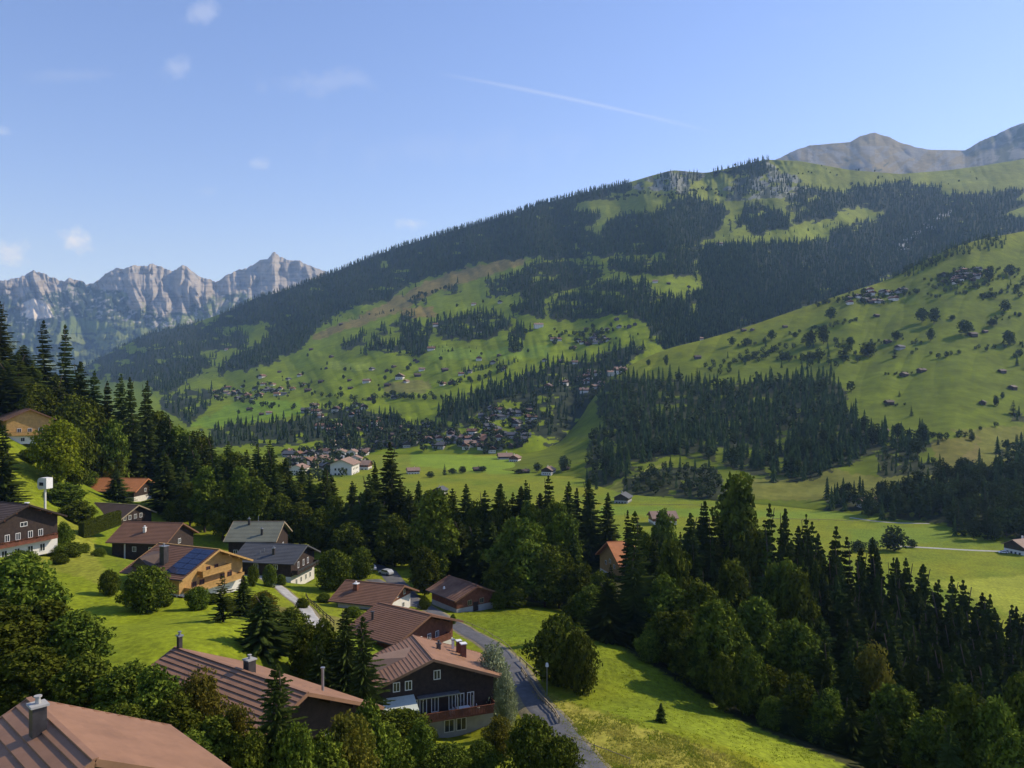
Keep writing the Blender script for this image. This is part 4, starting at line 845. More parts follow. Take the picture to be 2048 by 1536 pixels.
FMARKS = [('the long white hotel',690,947),('the packed hamlet',1010,850),('the dense hillside hamlet',520,785),('the long pale farm',800,757),('the lone white barn',1077,655),('the meadow hamlet',1160,680),('the brown mown slope',880,570),('the block of spruces on the far meadow',800,670),
 ('the band of spruces on the far meadow',940,650),('the small grove on the far meadow',708,678),('the high pasture clearing',1440,490),('the long clearing under the gorge wood',1340,570),('the belt of spruces above the village',600,850),('the pale red hotel on the saddle',1240,745),('the crags near the skyline',1380,370),('the alpine meadow under the bare summits',1800,350),('the round grove by the white barn',1035,670)]
_fu = {}
def far_words(k, px, py):
    nm, mx, my = min(FMARKS, key=lambda q: (q[1]-px)**2+((q[2]-py)*1.6)**2); dx, dy = px-mx, py-my
    rel = ('right of' if dx > 0 else 'left of') if abs(dx) > abs(dy)*1.6 else ('below' if dy > 0 else 'above')
    key = (k, rel, nm); _fu[key] = _fu.get(key, 0)+1; n = _fu[key]
    return '%s%s %s %s' % ('' if n == 1 else ('another ', 'third ', 'fourth ', 'fifth ', 'sixth ', 'seventh ', 'eighth ', 'ninth ', 'tenth ')[min(n-2, 8)], k, rel, nm)
for px, py in HUTS:
    k_ = random.choice((3,3,1,0,2)); house_at(px+random.uniform(-3,3), py, k_, random.uniform(.75, 1.2), None, far_words('%s hut' % {3:'dark', 1:'grey roofed', 0:'brown roofed', 2:'tan roofed'}[k_], px, py), 'huts on the far meadows', 'hut', 'hut')

# ------------------------------------------------------------------ woods and trees
def fill(poly, dx, dy, jit=.5, amp=1.0, thr=.33):
    xs = [p[0] for p in poly]; ys = [p[1] for p in poly]; gx, gy = np.meshgrid(np.arange(min(xs), max(xs)+dx, dx), np.arange(min(ys), max(ys)+dy, dy))
    gx = gx+(np.arange(gy.shape[0]) % 2)[:, None]*dx*.5+rng.uniform(-jit, jit, gx.shape)*dx; gy = gy+rng.uniform(-jit, jit, gy.shape)*dy
    k = wooded(gx, gy, poly, amp, thr) & (gx > -60) & (gx < 2110); return gx[k], gy[k]
big = []                                    # (position, height, width, kind) of every distant tree
def add(X, Y, Z, h, w, kind, tier): big.append(np.stack((X, Y, Z, h, w, np.full(len(X), kind), np.full(len(X), tier)), 1))
for nme, q in FOR_M.items():
    if nme in ('belt', 'town_wood', 'v1', 'hedge_belt', 'low_left'): x, y = fill(q, 9.5, 8.0)
    elif nme in ('a','b','c','d','e','g','j','k'): x, y = fill(q, 5.6, 5.4)
    else: x, y = fill(q, 4.7, 4.7, thr=(.25 if nme in ('gorge', 'ridge') else .31))
    ok = np.ones(len(x), bool)
    for md in MEAD_IN: ok &= ~inpoly(x, y, md)
    tS, bS = SR.tb(x); ok &= ~((x > 960) & (y > tS+2) & (y < bS)); x, y = x[ok], y[ok]
    if nme in ('crag1', 'crag2', 'left'): k = rng.random(len(x)) < (.5 if nme != 'left' else .9); x, y = x[k], y[k]
    if nme in ('town_wood', 'v1'): k = rng.random(len(x)) < .72; x, y = x[k], y[k]
    X, Y, Z = SM.at(x, y); h = rng.uniform(14, 26, len(x)); 
    if nme in ('town_wood','v1','hedge_belt'): h *= .75
    isb = (rng.random(len(x)) < (.35 if nme in ('v1','town_wood','d') else .05)); h = np.where(isb, h*.65, h); w = np.where(isb, h*1.0, h*rng.uniform(.95, 1.35, len(x)))
    add(X, Y, Z, h, w, 0, 0) if not isb.any() else (add(X[~isb], Y[~isb], Z[~isb], h[~isb], w[~isb], 0, 0), add(X[isb], Y[isb], Z[isb], h[isb], w[isb], 1, 0))
for nme, q in FOR_R.items():
    sp = dict(big=(11, 9.5), grove=(15, 11), sparse=(19, 15), right_low=(17, 13), pair=(13, 10), ledge=(14, 10), valley_edge=(16, 12), e1=(16,12), e2=(18,14), e3=(11,8), e4=(17,13), e5=(16,12), e6=(15,12), e7=(10,8), ridge_top=(8,6))[nme]
    x, y = fill(q, *sp, amp=1.0 if nme == 'big' else .7, thr=.34 if nme == 'big' else .30); ok = np.ones(len(x), bool)
    for md in GLADE: ok &= ~inpoly(x, y, md)
    tS, bS = SR.tb(x); fl = y > bS; x, y, fl = x[ok], y[ok], fl[ok]
    X, Y, Z = SR.at(x, y); Yf = CZ*F/(y-HY+1e-6); X = np.where(fl, (x-1024)/F*Yf, X); Y = np.where(fl, Yf, Y); Z = np.where(fl, 0, Z)
    pb = dict(big=.14, grove=.85, sparse=.6, right_low=.55, e3=.8, e7=.7, valley_edge=.4, e1=1, e2=.7, e4=.8, ledge=.5).get(nme, .3); isb = rng.random(len(x)) < pb
    hh = dict(big=(15, 24), grove=(8, 13), sparse=(11, 18), right_low=(13, 21), pair=(12, 18), ledge=(6, 10), e1=(6,9), e3=(7,12), e4=(10,16), e7=(6,10), ridge_top=(9,17)).get(nme, (10, 17)); h = rng.uniform(*hh, len(x)); h = np.where(isb, h*.8, h)
    w = np.where(isb, h*rng.uniform(.9, 1.15, len(x)), h*rng.uniform(.95, 1.3, len(x)))
    for b_ in (0, 1):
        s_ = isb == bool(b_)
        if s_.any(): add(X[s_], Y[s_], Z[s_], h[s_], w[s_], b_, 1)
def strip(pts, n, spread, hr, sheet, tier, kd=1):
    q = np.array(pts, float); L = np.r_[0, np.cumsum(np.hypot(*(q[1:]-q[:-1]).T))]; t = np.sort(rng.random(n))*L[-1]; x = np.interp(t, L, q[:, 0])+rng.normal(size=n)*spread; y = np.interp(t, L, q[:, 1])+rng.normal(size=n)*spread*.4
    X, Y, Z = sheet.at(x, y); h = rng.uniform(*hr, n); add(X, Y, Z, h, h*rng.uniform(.9, 1.2, n), kd, tier)
for pts, n, sp_, hr in (([(1480,700),(1560,672),(1650,655),(1720,640)], 26, 6, (5,9)), ([(1620,610),(1700,600),(1780,595),(1840,585)], 34, 5, (5,10)), ([(1860,560),(1930,548),(2000,540)], 30, 5, (5,9)), ([(1740,690),(1800,680),(1850,690)], 14, 5, (4,8)),
      ([(1890,715),(1950,700),(2048,690)], 16, 6, (5,9)), ([(1960,600),(2048,575)], 24, 6, (5,10)), ([(1775,752),(1850,742)], 12, 3, (3,6)), ([(1840,870),(1900,880),(1990,850)], 12, 6, (4,8)), ([(1940,580),(2048,545)], 22, 6, (5,10)), ([(1560,720),(1640,715),(1700,708)], 30, 7, (6,12)), ([(1410,745),(1500,720),(1560,700)], 26, 7, (6,12)), ([(1760,815),(1800,812)], 6, 4, (3,5)), ([(1980,640),(2048,630)], 12, 5, (4,8))):
    strip(pts, n, sp_, hr, SR, 1)
for pts, n, sp_, hr in (([(700,640),(760,628),(800,622)], 16, 4, (7,12)), ([(820,600),(880,580),(920,575)], 20, 3, (9,16)), ([(440,800),(520,812),(600,820)], 26, 6, (6,11)), ([(620,790),(720,800),(800,795),(880,800)], 44, 7, (6,12)), ([(880,770),(960,760),(1020,735)], 30, 6, (6,12)), ([(920,745),(980,735),(1040,722)], 34, 6, (7,12)), ([(1090,665),(1160,672),(1230,665)], 26, 7, (6,12)), ([(860,700),(960,695)], 10, 8, (5,9)),
      ([(1150,455),(1250,440),(1330,430)], 24, 6, (8,15)), ([(1340,395),(1420,380),(1460,400)], 30, 7, (8,15)), ([(1240,400),(1290,385),(1340,400)], 26, 6, (8,15)), ([(980,600),(1060,585),(1130,600)], 22, 6, (8,15)), ([(1200,545),(1290,552),(1390,545)], 18, 5, (8,14)), ([(1590,345),(1700,352),(1880,365),(2000,360)], 14, 6, (5,10)), ([(1420,470),(1500,478),(1600,465),(1680,448)], 26, 5, (8,15)), ([(560,690),(620,660),(700,630)], 30, 5, (8,15)), ([(600,855),(700,845),(800,838)], 30, 5, (6,10))):
    strip(pts, n, sp_, hr, SM, 0, 0 if rng.random() < .6 else 1)
# trees between the houses of the villages
vt = [(x+random.uniform(-11, 11), y+random.uniform(-4, 6)) for x, y in VILL for _q in range(2)]
vt += scatter([(560,900),(745,900),(760,950),(640,962),(565,955)], 40, 7)+scatter([(640,850),(880,845),(900,905),(660,905)], 60, 7)+scatter([(940,800),(1075,795),(1060,905),(940,905)], 40, 7)
vp = np.array([tuple(surf(*q)) for q in vt]); vh = rng.uniform(5, 13, len(vp)); add(vp[:, 0], vp[:, 1], vp[:, 2], vh, vh*1.05, 1, 0)
T_ = np.concatenate(big); vis = T_[:, 3]/T_[:, 1]*(T_[:, 6]+.3)
NEAR_CON, NEAR_BRO = 26, 120               # how many distant trees still stand as single objects
single = np.zeros(len(T_), bool)
for kd, nn in ((0, NEAR_CON), (1, NEAR_BRO)):
    ix = np.where((T_[:, 5] == kd) & (T_[:, 6] == 1))[0]; ix = ix[np.argsort(-vis[ix])][:nn]; single[ix] = True
for i in np.where(single)[0]:
    X, Y, Z, h, w, kd, _ = T_[i]; qx = X/Y*F+1024; right = qx > 1700; sec = ', '+('left end', 'left half', 'middle', 'right half', 'right end')[int(np.clip((qx-(1740 if right else 1230))/((2048-1740 if right else 440)/5), 0, 4))]
    if kd == 0: tree('midcon', (X, Y, Z-.3), h, w*.30, ('dark spruce in the wood at the hill foot on the right' if right else 'dark spruce in the big wood on the right hill')+sec, 'spruces of the hill woods')
    else: tree('midbroad', (X, Y, Z-.3), h, w*.72, ('round tree in the wood at the hill foot on the right' if right else 'round tree in the woods low on the right hill')+sec, 'broadleaf trees of the hill woods')
R0 = T_[~single]
def tmpl_mass(kd, name, label, cat, mats, tm0, tm1):
    q = R0[R0[:, 5] == kd]; k = np.where(q[:, 6] == 0, rng.integers(0, 4, len(q)), 4+rng.integers(0, 4, len(q)))
    wood_mass(name, mats, tm0+tm1, q[:, :3]-np.array((0,0,.5)), q[:, 3], q[:, 4], label, cat, k)
tmpl_mass(0, 'spruce_forest', 'dark spruce forest covering the mountain sides and the gorge', 'forest', [M_con_far, M_mid], [low_conifer(i, 3, 4, .16) for i in range(4)], [low_conifer(10+i, 7, 6, .165) for i in range(4)])
tmpl_mass(1, 'broadleaf_wood', 'small broadleaf trees in loose woods on the far slopes and hill', 'wood', [M_mid, M_mid], [low_broad(i, 34, .36, .16) for i in range(4)], [low_broad(10+i, 100, .36, .095) for i in range(4)])
# free-standing trees on the right hill and the valley floor: foot px, py, height px, width px, kind, words
LONE = [(1662,640,30,24,1,'round tree on the brow, left of the upper hamlet'),(1543,680,24,20,1,'round tree standing on the bright brow of the hill'),(1844,645,34,26,1,'left one of a pair of big round trees high on the right hill'),(1868,647,36,30,1,'right one of a pair of big round trees high on the right hill'),
 (1861,682,30,20,1,'round tree just below the pair of big round trees'),(1793,682,24,22,1,'small round tree left of the pair of big ones'),(1930,671,36,34,1,'wide crowned tree with a long shadow on the right hill'),(2010,623,26,24,1,'round tree near the right edge, high on the hill'),(2018,690,34,26,1,'tree near the right edge below the wide crowned one'),
 (2020,553,28,24,1,'round tree at the right edge above the hill meadow'),(1979,560,28,22,1,'round tree left of one at the right edge'),(1647,688,42,30,1,'tall round tree in the clump above the big wood'),(1621,692,36,26,1,'round tree left of the tallest in the clump'),(1687,716,46,32,0,'tall dark tree at the right end of the clump above the wood'),
 (1789,716,30,14,0,'slim spruce right of the clump on the hill'),(1736,714,32,38,1,'broad dark tree right of the clump on the hill'),(1464,692,22,15,1,'small tree left on the bright brow'),(1494,690,16,18,1,'bushy little tree on the bright brow'),(1799,793,14,9,0,'tiny tree above the dark barn on the right hill'),
 (1823,832,24,11,0,'slim tree casting a long shadow below the dark barn'),(1992,812,24,14,1,'tree right of the low dark barn'),(2005,797,15,9,1,'tiny tree behind the low dark barn'),(1944,882,20,15,1,'small tree on the brown bank'),(1876,889,14,9,0,'tiny spruce above the brown bank'),(1937,930,18,9,0,'tiny spruce on the brown bank'),
 (1332,732,26,12,1,'thin tree at the left end of the brow'),(1297,732,16,10,1,'tiny tree at the very left end of the brow'),(2027,830,34,22,0,'dark spruce at the right edge, mid slope'),(1395,760,30,14,0,'spruce standing above the left end of the big wood'),(1790,1103,56,58,1,'big round tree alone on the flat field at right'),
 (1716,1106,30,34,1,'round tree left of the big one on the flat field'),(1745,1104,32,28,1,'tree touching the left of the big round one'),(1824,1095,20,24,1,'bush right of the big round tree on the field'),(1128,943,36,26,1,'round tree on the green wedge at centre'),(889,950,26,14,0,'little spruce on the valley green'),
 (905,948,14,20,1,'bush right of the little spruce on the green'),(925,946,16,20,1,'second bush right of the little spruce'),(860,955,14,20,1,'bush left of the little spruce on the green'),(965,944,14,20,1,'bush beside the dark barn on the green'),(1038,948,12,26,1,'low bush left of the biggest chalet on the green'),(1075,944,22,18,1,'bush in front of the biggest chalet'),(1590,676,14,14,1,'small bush on the bright brow'),
 (1905,640,12,16,1,'small bush right of the pair of round trees'),(1985,652,16,22,1,'bush above the long dark barn'),(1700,690,18,20,1,'bush in the clump above the wood')]
for px, py, hp, wp, kd, lb in LONE:
    p = surf(px, py); s_ = p.y/F; tree('midbroad' if kd else 'midcon', p-Vector((0,0,.3)), hp*s_*.9, wp*s_*.9, lb, None)
MT = []
for poly, n in (([(560,700),(760,740),(900,700),(1100,700),(1000,760),(860,790),(700,820),(450,850),(470,740)], 46), ([(700,620),(860,600),(960,600),(1000,625),(800,640),(650,680)], 10), ([(1090,645),(1290,640),(1300,680),(1100,690)], 14), ([(1340,400),(1440,400),(1460,430),(1350,425)], 8), ([(1620,330),(1990,345),(1990,375),(1760,372)], 8)):
    MT += scatter(poly, n, 12)
for px, py in MT:
    p = surf(px, py); h_ = random.uniform(5, 11); b_ = random.random() < .9; tree('midbroad' if b_ else 'midcon', p-Vector((0,0,.3)), h_, h_*random.uniform(.6, .9), far_words('tiny round tree' if b_ else 'tiny spruce', px, py), 'scattered trees on the far meadows')

# near trees: kind, crown centre px, top py, distance, crown width px, words
NT = [
 # dark wood on the left slope
 ('big_spruce',5,600,292,86,'tall dark spruce cut by the left edge, above the honey coloured chalet'),('big_spruce',88,640,300,66,'tall spruce with a pointed top, left one of a pair on the left skyline'),('big_spruce',131,648,305,66,'tall spruce, right one of the pair on the left skyline'),
 ('spruce',48,690,310,50,'spruce behind the left pair on the skyline'),('spruce',6,850,190,58,'dark spruce at the left edge above the black roof'),('spruce',34,705,285,66,None),('leafy',75,765,278,80,None),('spruce',112,745,285,60,None),('spruce',158,722,300,56,None),('spruce',66,720,290,60,None),('leafy',150,790,275,90,None),
 ('spruce',14,720,278,70,None),('big_spruce',-18,640,285,80,None),('leafy',60,800,270,60,None),('bright',112,840,236,92,'bright round tree beside the honey coloured chalet'),('bush',62,895,245,46,'bush in front of the honey coloured chalet'),('leafy',150,850,245,60,None),('spruce',185,742,300,46,None),('spruce',212,762,300,40,None),('spruce',240,748,298,44,None),('spruce',262,755,292,44,None),
 ('spruce',290,762,296,44,None),('leafy',190,800,285,70,None),('leafy',225,830,285,70,None),('leafy',320,815,312,80,None),('leafy',355,845,310,80,None),('leafy',395,862,305,66,None),('spruce',300,815,312,50,None),('spruce',335,830,308,50,None),('spruce',372,868,300,50,None),('spruce',260,845,305,60,None),('leafy',285,875,305,70,None),('spruce',230,862,305,60,None),('leafy',200,872,305,60,None),
 ('leafy',375,930,300,60,None),('spruce',330,905,262,52,'spruce right of the orange roof'),('spruce',232,938,262,36,'small spruce standing in front of the orange roof'),('bush',350,1000,250,40,None),('leafy',130,965,225,75,'leafy tree between the white hood and the orange roof'),('leafy',155,1000,215,60,'leafy tree left of the clipped hedge'),
 ('bush',175,940,272,40,None),('spruce',385,895,270,46,None),('spruce',410,885,275,46,None),
 # wood behind the houses
 ('tall',380,960,250,52,None),('tall',410,930,246,60,None),('tall',445,960,240,60,None),('tall',480,930,243,64,None),('tall',515,950,240,60,None),('spruce',365,930,255,50,None),('spruce',430,905,262,44,None),('spruce',492,900,262,44,None),('spruce',545,895,258,44,None),('spruce',525,912,256,40,None),('spruce',462,915,262,40,None),
 ('leafy',560,985,242,70,None),('leafy',600,1000,240,70,None),('spruce',585,960,250,44,None),('spruce',620,948,250,44,None),('spruce',648,935,250,46,None),('leafy',640,1010,236,64,None),('tall',670,985,240,44,None),('spruce',690,1005,236,44,None),
 ('bush',668,1098,184,76,'rounded bush right of the white garage'),('bush',722,1092,205,56,'bush behind the rounded bush by the garage'),('spruce',735,948,240,58,None),('spruce',722,985,235,50,None),('spruce',776,884,236,62,'tallest spruce of the wood behind the houses, left of centre'),('spruce',800,958,235,50,None),('spruce',758,1000,228,60,None),('spruce',822,978,232,44,None),
 ('leafy',790,1030,222,80,None),('leafy',700,1040,225,70,None),('tall',866,968,196,92,'tall light green tree standing behind the rusty roofed barn'),('leafy',850,1090,188,60,None),('spruce',905,978,226,50,None),('spruce',935,968,224,54,None),('spruce',968,980,222,50,None),('spruce',1000,966,222,54,None),('spruce',1040,972,220,52,None),('spruce',1078,985,218,50,None),
 ('spruce',1095,950,222,50,None),('spruce',1132,964,216,54,None),('spruce',1180,958,262,52,None),('spruce',1212,985,258,46,None),('spruce',920,1035,206,70,None),('spruce',950,1050,202,64,None),('spruce',985,1040,204,60,None),('spruce',1100,1040,204,60,None),
 ('leafy',1045,1030,186,120,'broad leafy tree on the edge of the wood right of the barn'),('leafy',1010,1110,182,80,'lower leafy tree at the wood edge beside the barn'),('leafy',1090,1090,184,90,None),('leafy',1120,1015,196,80,None),('leafy',1118,1085,188,80,None),('spruce',1142,1065,190,40,None),('leafy',1030,1170,178,46,None),('bush',1000,1180,178,40,None),
 ('leafy',1325,1010,260,60,None),('big_spruce',1268,1022,150,104,'big dark spruce with sweeping branches at the meadow corner'),('spruce',1215,1160,150,70,None),('leafy',1345,1070,165,90,None),('leafy',1330,1150,150,100,None),
 ('spruce',1375,1025,196,70,None),('spruce',1400,1000,205,66,None),('spruce',1345,1100,185,60,None),('spruce',1430,1030,190,60,None),('tall',1476,938,205,112,'tallest light green tree, rising above the wood at centre right'),('leafy',1500,1060,190,80,None),('spruce',1544,1005,190,60,None),('spruce',1566,1015,186,56,None),
 ('spruce',1520,1040,185,50,None),('spruce',1604,1028,196,44,None),('spruce',1625,1060,195,44,None),('leafy',1560,1110,165,110,None),('leafy',1600,1130,160,90,None),('leafy',1470,1130,160,110,None),('leafy',1405,1150,145,110,None),('leafy',1510,1200,145,110,None),
 ('leafy',1440,1190,128,110,'leafy tree with sunlit flank hanging over the meadow edge'),('leafy',1385,1260,132,90,None),('leafy',1450,1300,120,60,'lowest leafy tree on the meadow edge below centre right'),('leafy',1590,1230,132,120,'broad leafy tree catching sun in the dark hollow'),('leafy',1640,1300,125,90,None),('leafy',1540,1330,122,90,None),
 ('leafy',1700,1325,120,90,None),('yellow',1745,1290,122,84,'olive brown tree among dark trees at lower right'),('leafy',1790,1380,110,120,None),('leafy',1700,1420,108,110,None),('leafy',1860,1420,100,100,None),('leafy',1760,1450,100,100,None),('leafy',1930,1380,95,110,None),('leafy',1990,1400,92,110,None),('leafy',2050,1350,95,120,None),
 ('leafy',1900,1330,105,100,None),('leafy',2030,1460,85,110,'leafy tree in the bottom right corner'),('leafy',1900,1470,90,100,None),('leafy',1640,1400,112,90,None),('leafy',1580,1390,115,80,None),('leafy',1820,1300,112,80,None),('leafy',1330,1220,140,90,None),('bush',1300,1260,138,60,None),
 # denser belt behind the houses
 ('spruce',398,892,285,40,None),('spruce',420,872,288,44,None),('tall',440,905,280,60,None),('spruce',455,882,284,40,None),('tall',472,902,278,56,None),('spruce',512,888,275,42,None),('spruce',540,880,276,40,None),('leafy',555,925,270,60,None),('spruce',572,915,270,44,None),('spruce',602,930,268,40,None),
 ('leafy',500,935,272,70,None),('leafy',590,965,262,60,None),('tall',632,962,258,50,None),('spruce',665,948,256,42,None),('leafy',655,985,252,60,None),('spruce',706,962,252,40,None),('spruce',752,928,248,46,None),('tall',742,975,245,56,None),('leafy',768,990,240,70,None),('spruce',838,962,246,40,None),('spruce',852,984,240,40,None),('leafy',820,1000,236,60,None),
 ('leafy',900,1000,226,64,None),('leafy',955,1002,222,70,None),('leafy',1005,1000,218,70,None),('spruce',1020,985,222,38,None),('leafy',1060,1000,216,70,None),('spruce',1058,960,220,42,None),('leafy',1110,995,212,70,None),('leafy',1128,1000,208,56,None),('spruce',1150,975,262,40,None),('spruce',1262,1020,200,36,None),('leafy',1158,1125,182,66,None),('leafy',1200,1142,174,64,None),('leafy',1180,1165,166,70,None),('bush',1150,1190,168,50,None),('spruce',1222,1128,180,30,None),
 ('leafy',1290,1060,190,60,None),('spruce',1310,1075,186,44,None),
 # garden shrubs
 ('bush',128,1045,180,34,None),('bush',165,1092,182,30,None),('bush',198,1108,178,26,None),('bush',112,1085,168,40,None),('bush',120,1120,160,34,None),('bush',455,1205,136,34,None),('bush',505,1130,170,24,None),('bush',562,1148,180,22,None),('bush',648,1185,172,30,None),('bush',688,1120,195,26,None),('bush',848,1192,172,22,None),
 ('bush',330,1192,136,28,None),('bush',420,1195,140,30,None),('bush',705,1225,150,40,None),('bush',690,1190,165,30,None),('bush',860,1462,100,34,None),('bush',150,1010,225,40,None),('bush',175,1018,228,34,None),('bush',830,1440,95,40,None),('bush',980,1198,180,22,None),('bush',905,1232,160,14,None),
 # on the meadow and lawn
 ('bush',1122,1228,122,122,'large dense round tree alone on the meadow beside the road'),('bush',1160,1262,118,70,'right half of the dense tree clump on the meadow'),('spruce',1322,1405,106,18,'single tiny spruce on the open meadow'),('silver',985,1288,112,80,'silvery white shrub beside the road behind the big dark chalet'),('silver',1012,1340,104,46,'lower silvery shrub at the balcony end of the big dark chalet'),
 ('bush',218,1140,140,40,'small round bush alone on the lawn'),('bush',293,1130,132,104,'large dark round bush on the lawn left of the solar roof chalet'),('bush',395,1172,134,50,'bush below the honey timber chalet terrace'),('open_spruce',446,1150,116,84,'thin airy pine on the lawn in front of the honey timber chalet'),('spruce',484,1150,128,40,None),('yellow',530,1180,124,50,'yellowing tree left of the lower lane'),
 ('spruce',524,1185,106,84,'dark spruce with layered branches at the lawn edge'),('big_spruce',550,1325,58,185,'dark dense spruce standing before the long striped roof'),('leafy',580,1215,110,70,None),('leafy',618,1240,104,80,None),('leafy',655,1235,100,70,None),('big_spruce',690,1215,98,128,'dark spruce left of the big dark chalet'),('big_spruce',726,1232,92,120,'second dark spruce touching the big dark chalet'),('spruce',640,1290,96,60,None),
 ('bush',540,1128,175,30,'small bush beside the dark grey roofed chalet'),('bush',140,1085,170,60,'bush right of the large black roofed chalet'),('bush',40,1100,150,70,'bush below the white base of the left edge chalet'),
 ('leafy',35,1105,98,150,'big leafy tree at the left edge below the black roofed chalet'),('leafy',95,1190,86,150,None),('leafy',-10,1200,80,160,None),('leafy',150,1215,84,120,'leafy tree at the left foot of the lawn'),('leafy',60,1290,74,150,None),('leafy',170,1300,74,130,None),('leafy',250,1325,72,120,None),
 ('leafy',315,1330,70,110,'leafy tree in front of the far end of the long striped roof'),('yellow',405,1340,66,100,'olive yellow tree in front of the long striped roof'),('leafy',340,1390,62,130,None),('leafy',430,1420,58,130,None),('yellow',470,1400,60,80,None),('leafy',250,1400,62,110,None),('leafy',380,1460,55,110,None),('leafy',505,1460,55,90,None),('leafy',590,1440,56,90,None),
 ('yellow',690,1420,62,110,'olive tree at bottom centre left of the big dark chalet'),('leafy',735,1400,66,90,None),('leafy',640,1465,58,100,None),('leafy',800,1412,84,104,'leafy tree right in front of the pale awning'),('leafy',770,1440,70,90,None),('leafy',840,1440,80,60,None),('yellow',995,1430,90,60,'olive shrub at the corner of the white ground floor'),
 ('bush',1065,1435,82,110,'wide bush at the bottom beside the road'),('bush',1120,1470,80,90,'low bush at the bottom touching the road'),('bush',900,1490,80,90,'low bush on the lawn below the big dark chalet'),('bush',960,1485,82,70,'low bush left of the olive shrub at the bottom'),('bush',605,1235,150,26,'small bush by the lower lane'),
]
ORDW = ['first','second','third','fourth','fifth','sixth','seventh','eighth','ninth','tenth','eleventh','twelfth']
def ORD(n): return ORDW[n-1] if n <= 12 else '%dth' % n if n % 10 not in (1, 2, 3) or n < 20 else '%d%s' % (n, {1: 'st', 2: 'nd', 3: 'rd'}[n % 10])
MARKS = [('the left pair on the skyline',110,640),('the honey coloured chalet',55,845),('the orange roofed chalet',240,970),('the white hood',90,980),('the black-brown roofed chalet',230,1020),('the grey-green roof',515,1060),('the white garage',610,1130),
 ('the tallest spruce behind the houses',776,884),('the tall light tree behind the barn',866,990),('the rusty roofed barn',925,1180),('the lane houses',750,1190),('the big dark spruce',1268,1040),('the orange roof glimpse',1205,1110),('the tallest light green tree',1476,940),
 ('the broad leafy tree in the hollow',1590,1230),('the olive brown tree',1745,1290),('the tiny meadow spruce',1322,1420),('the bottom right corner',2048,1500),('the pale awning',820,1385),('the big dark chalet',900,1350),('the long striped roof',480,1360),
 ('the nearest roof',200,1450),('the lawn bushes',290,1170),('the dense round tree',1125,1300),('the solar roof',400,1130),('the sunlit leafy tree',1440,1200),('the lower lane',600,1220),('the lamp post by the road',1094,1380)]
_used = {}
def where_words(px, py, Y, kind):
    k = dict(spruce='dark spruce', big_spruce='big dark spruce', leafy='leafy tree', tall='slender leafy tree', bush='bush', bright='bright green tree', yellow='olive yellow tree', open_spruce='airy pine').get(kind, 'tree')
    nm, mx, my = min(MARKS, key=lambda q: (q[1]-px)**2+(q[2]-py)**2); dx, dy = px-mx, py-my
    rel = ('to the right of' if dx > 0 else 'to the left of') if abs(dx) > abs(dy) else ('below' if dy > 0 else 'above')
    key = (k, rel, nm); _used[key] = _used.get(key, 0)+1; n = _used[key]
    lab = '%s %s %s' % (k, rel, nm) if n == 1 else '%s %s %s %s' % (ORD(n), k, rel, nm)
    gp = 'trees of the left slope' if px < 420 and py < 1000 else 'trees of the lower left thicket' if px < 560 and Y < 100 else 'trees of the lower right wood' if px >= 1240 else 'trees around and behind the chalets'
    return lab, gp
for kd, px, top, Y, w, lb in NT:
    gp = None
    if kd == 'leafy' and px > 1370 and top > 1080 and lb is None and (px//10) % 2: kd = 'tall'; w *= .85; top -= 18
    if kd == 'leafy' and px > 1560 and top > 1200 and lb is None and (px//10) % 3: kd = 'spruce'; w *= .55; top -= 24
    if lb is None: lb, gp = where_words(px, top, Y, kd)
    tpx(kd, px, top, Y, w*(1.6 if kd == 'spruce' else 1.0), lb, gp)
for k_, (px, py, hh_, ww_) in enumerate([(1262,1296,11,64),(1300,1330,9,60),(1345,1352,12,80),(1395,1388,10,70),(1432,1408,13,84),(1478,1440,12,70),(1530,1462,9,70),(1585,1480,10,80),(1640,1500,9,80),(1700,1520,11,90),(1770,1535,12,100),(1560,1440,14,90),(1660,1460,14,90),(1840,1520,13,110),(1950,1520,13,110),(1760,1480,13,90),(1360,1310,15,80),(1500,1395,15,90)]):
    p = hit(px+18, py-6); tree('leafy' if k_ % 3 else 'bush', p-Vector((0,0,.8)), hh_*(1 if k_ % 3 else .6), ww_/F*p.y, '%s at the rim of the wood along the meadow edge, %s from the top' % ('leafy tree' if k_ % 3 else 'bush', ORD(1+sorted([1262,1300,1345,1395,1432,1478,1530,1585,1640,1700,1770,1560,1660,1840,1950,1760,1360,1500]).index(px))), 'trees along the meadow rim')
# the spruce belt stepping down to the right, row behind row
def belt_top(px): return np.interp(px, [1560,1600,1650,1700,1750,1800,1850,1900,1950,2000,2048,2150,2300], [1050,1045,1062,1072,1084,1104,1136,1162,1178,1208,1236,1280,1330])
for r_ in range(8):
    x = 1570+r_*12; nb_ = 0
    while x < 2190:
        top = belt_top(x)+r_*30+random.uniform(-16, 20)*(1.2 if r_ else 1); Y = np.interp(x, [1560,2048,2200], [226,172,160])*(1-.044*r_)+random.uniform(-3, 3)
        yw = random.uniform(.42, .62)*22/Y*F; nb_ += 1; tpx('spruce', x, top, Y, yw, ('skyline spruce of the right hand belt, %s from the left in its top row' % ORD(nb_)) if r_ == 0 else 'dark spruce in the belt stepping down to the right edge, %s row, %s' % (ORD(r_+1), ('left end', 'left half', 'middle', 'right half', 'right end')[int(np.clip((x-1570)/100, 0, 4))]), 'spruces of the right hand belt'); x += random.uniform(19, 34)*(1+.14*r_)*(1 if x < 1880 else .78)
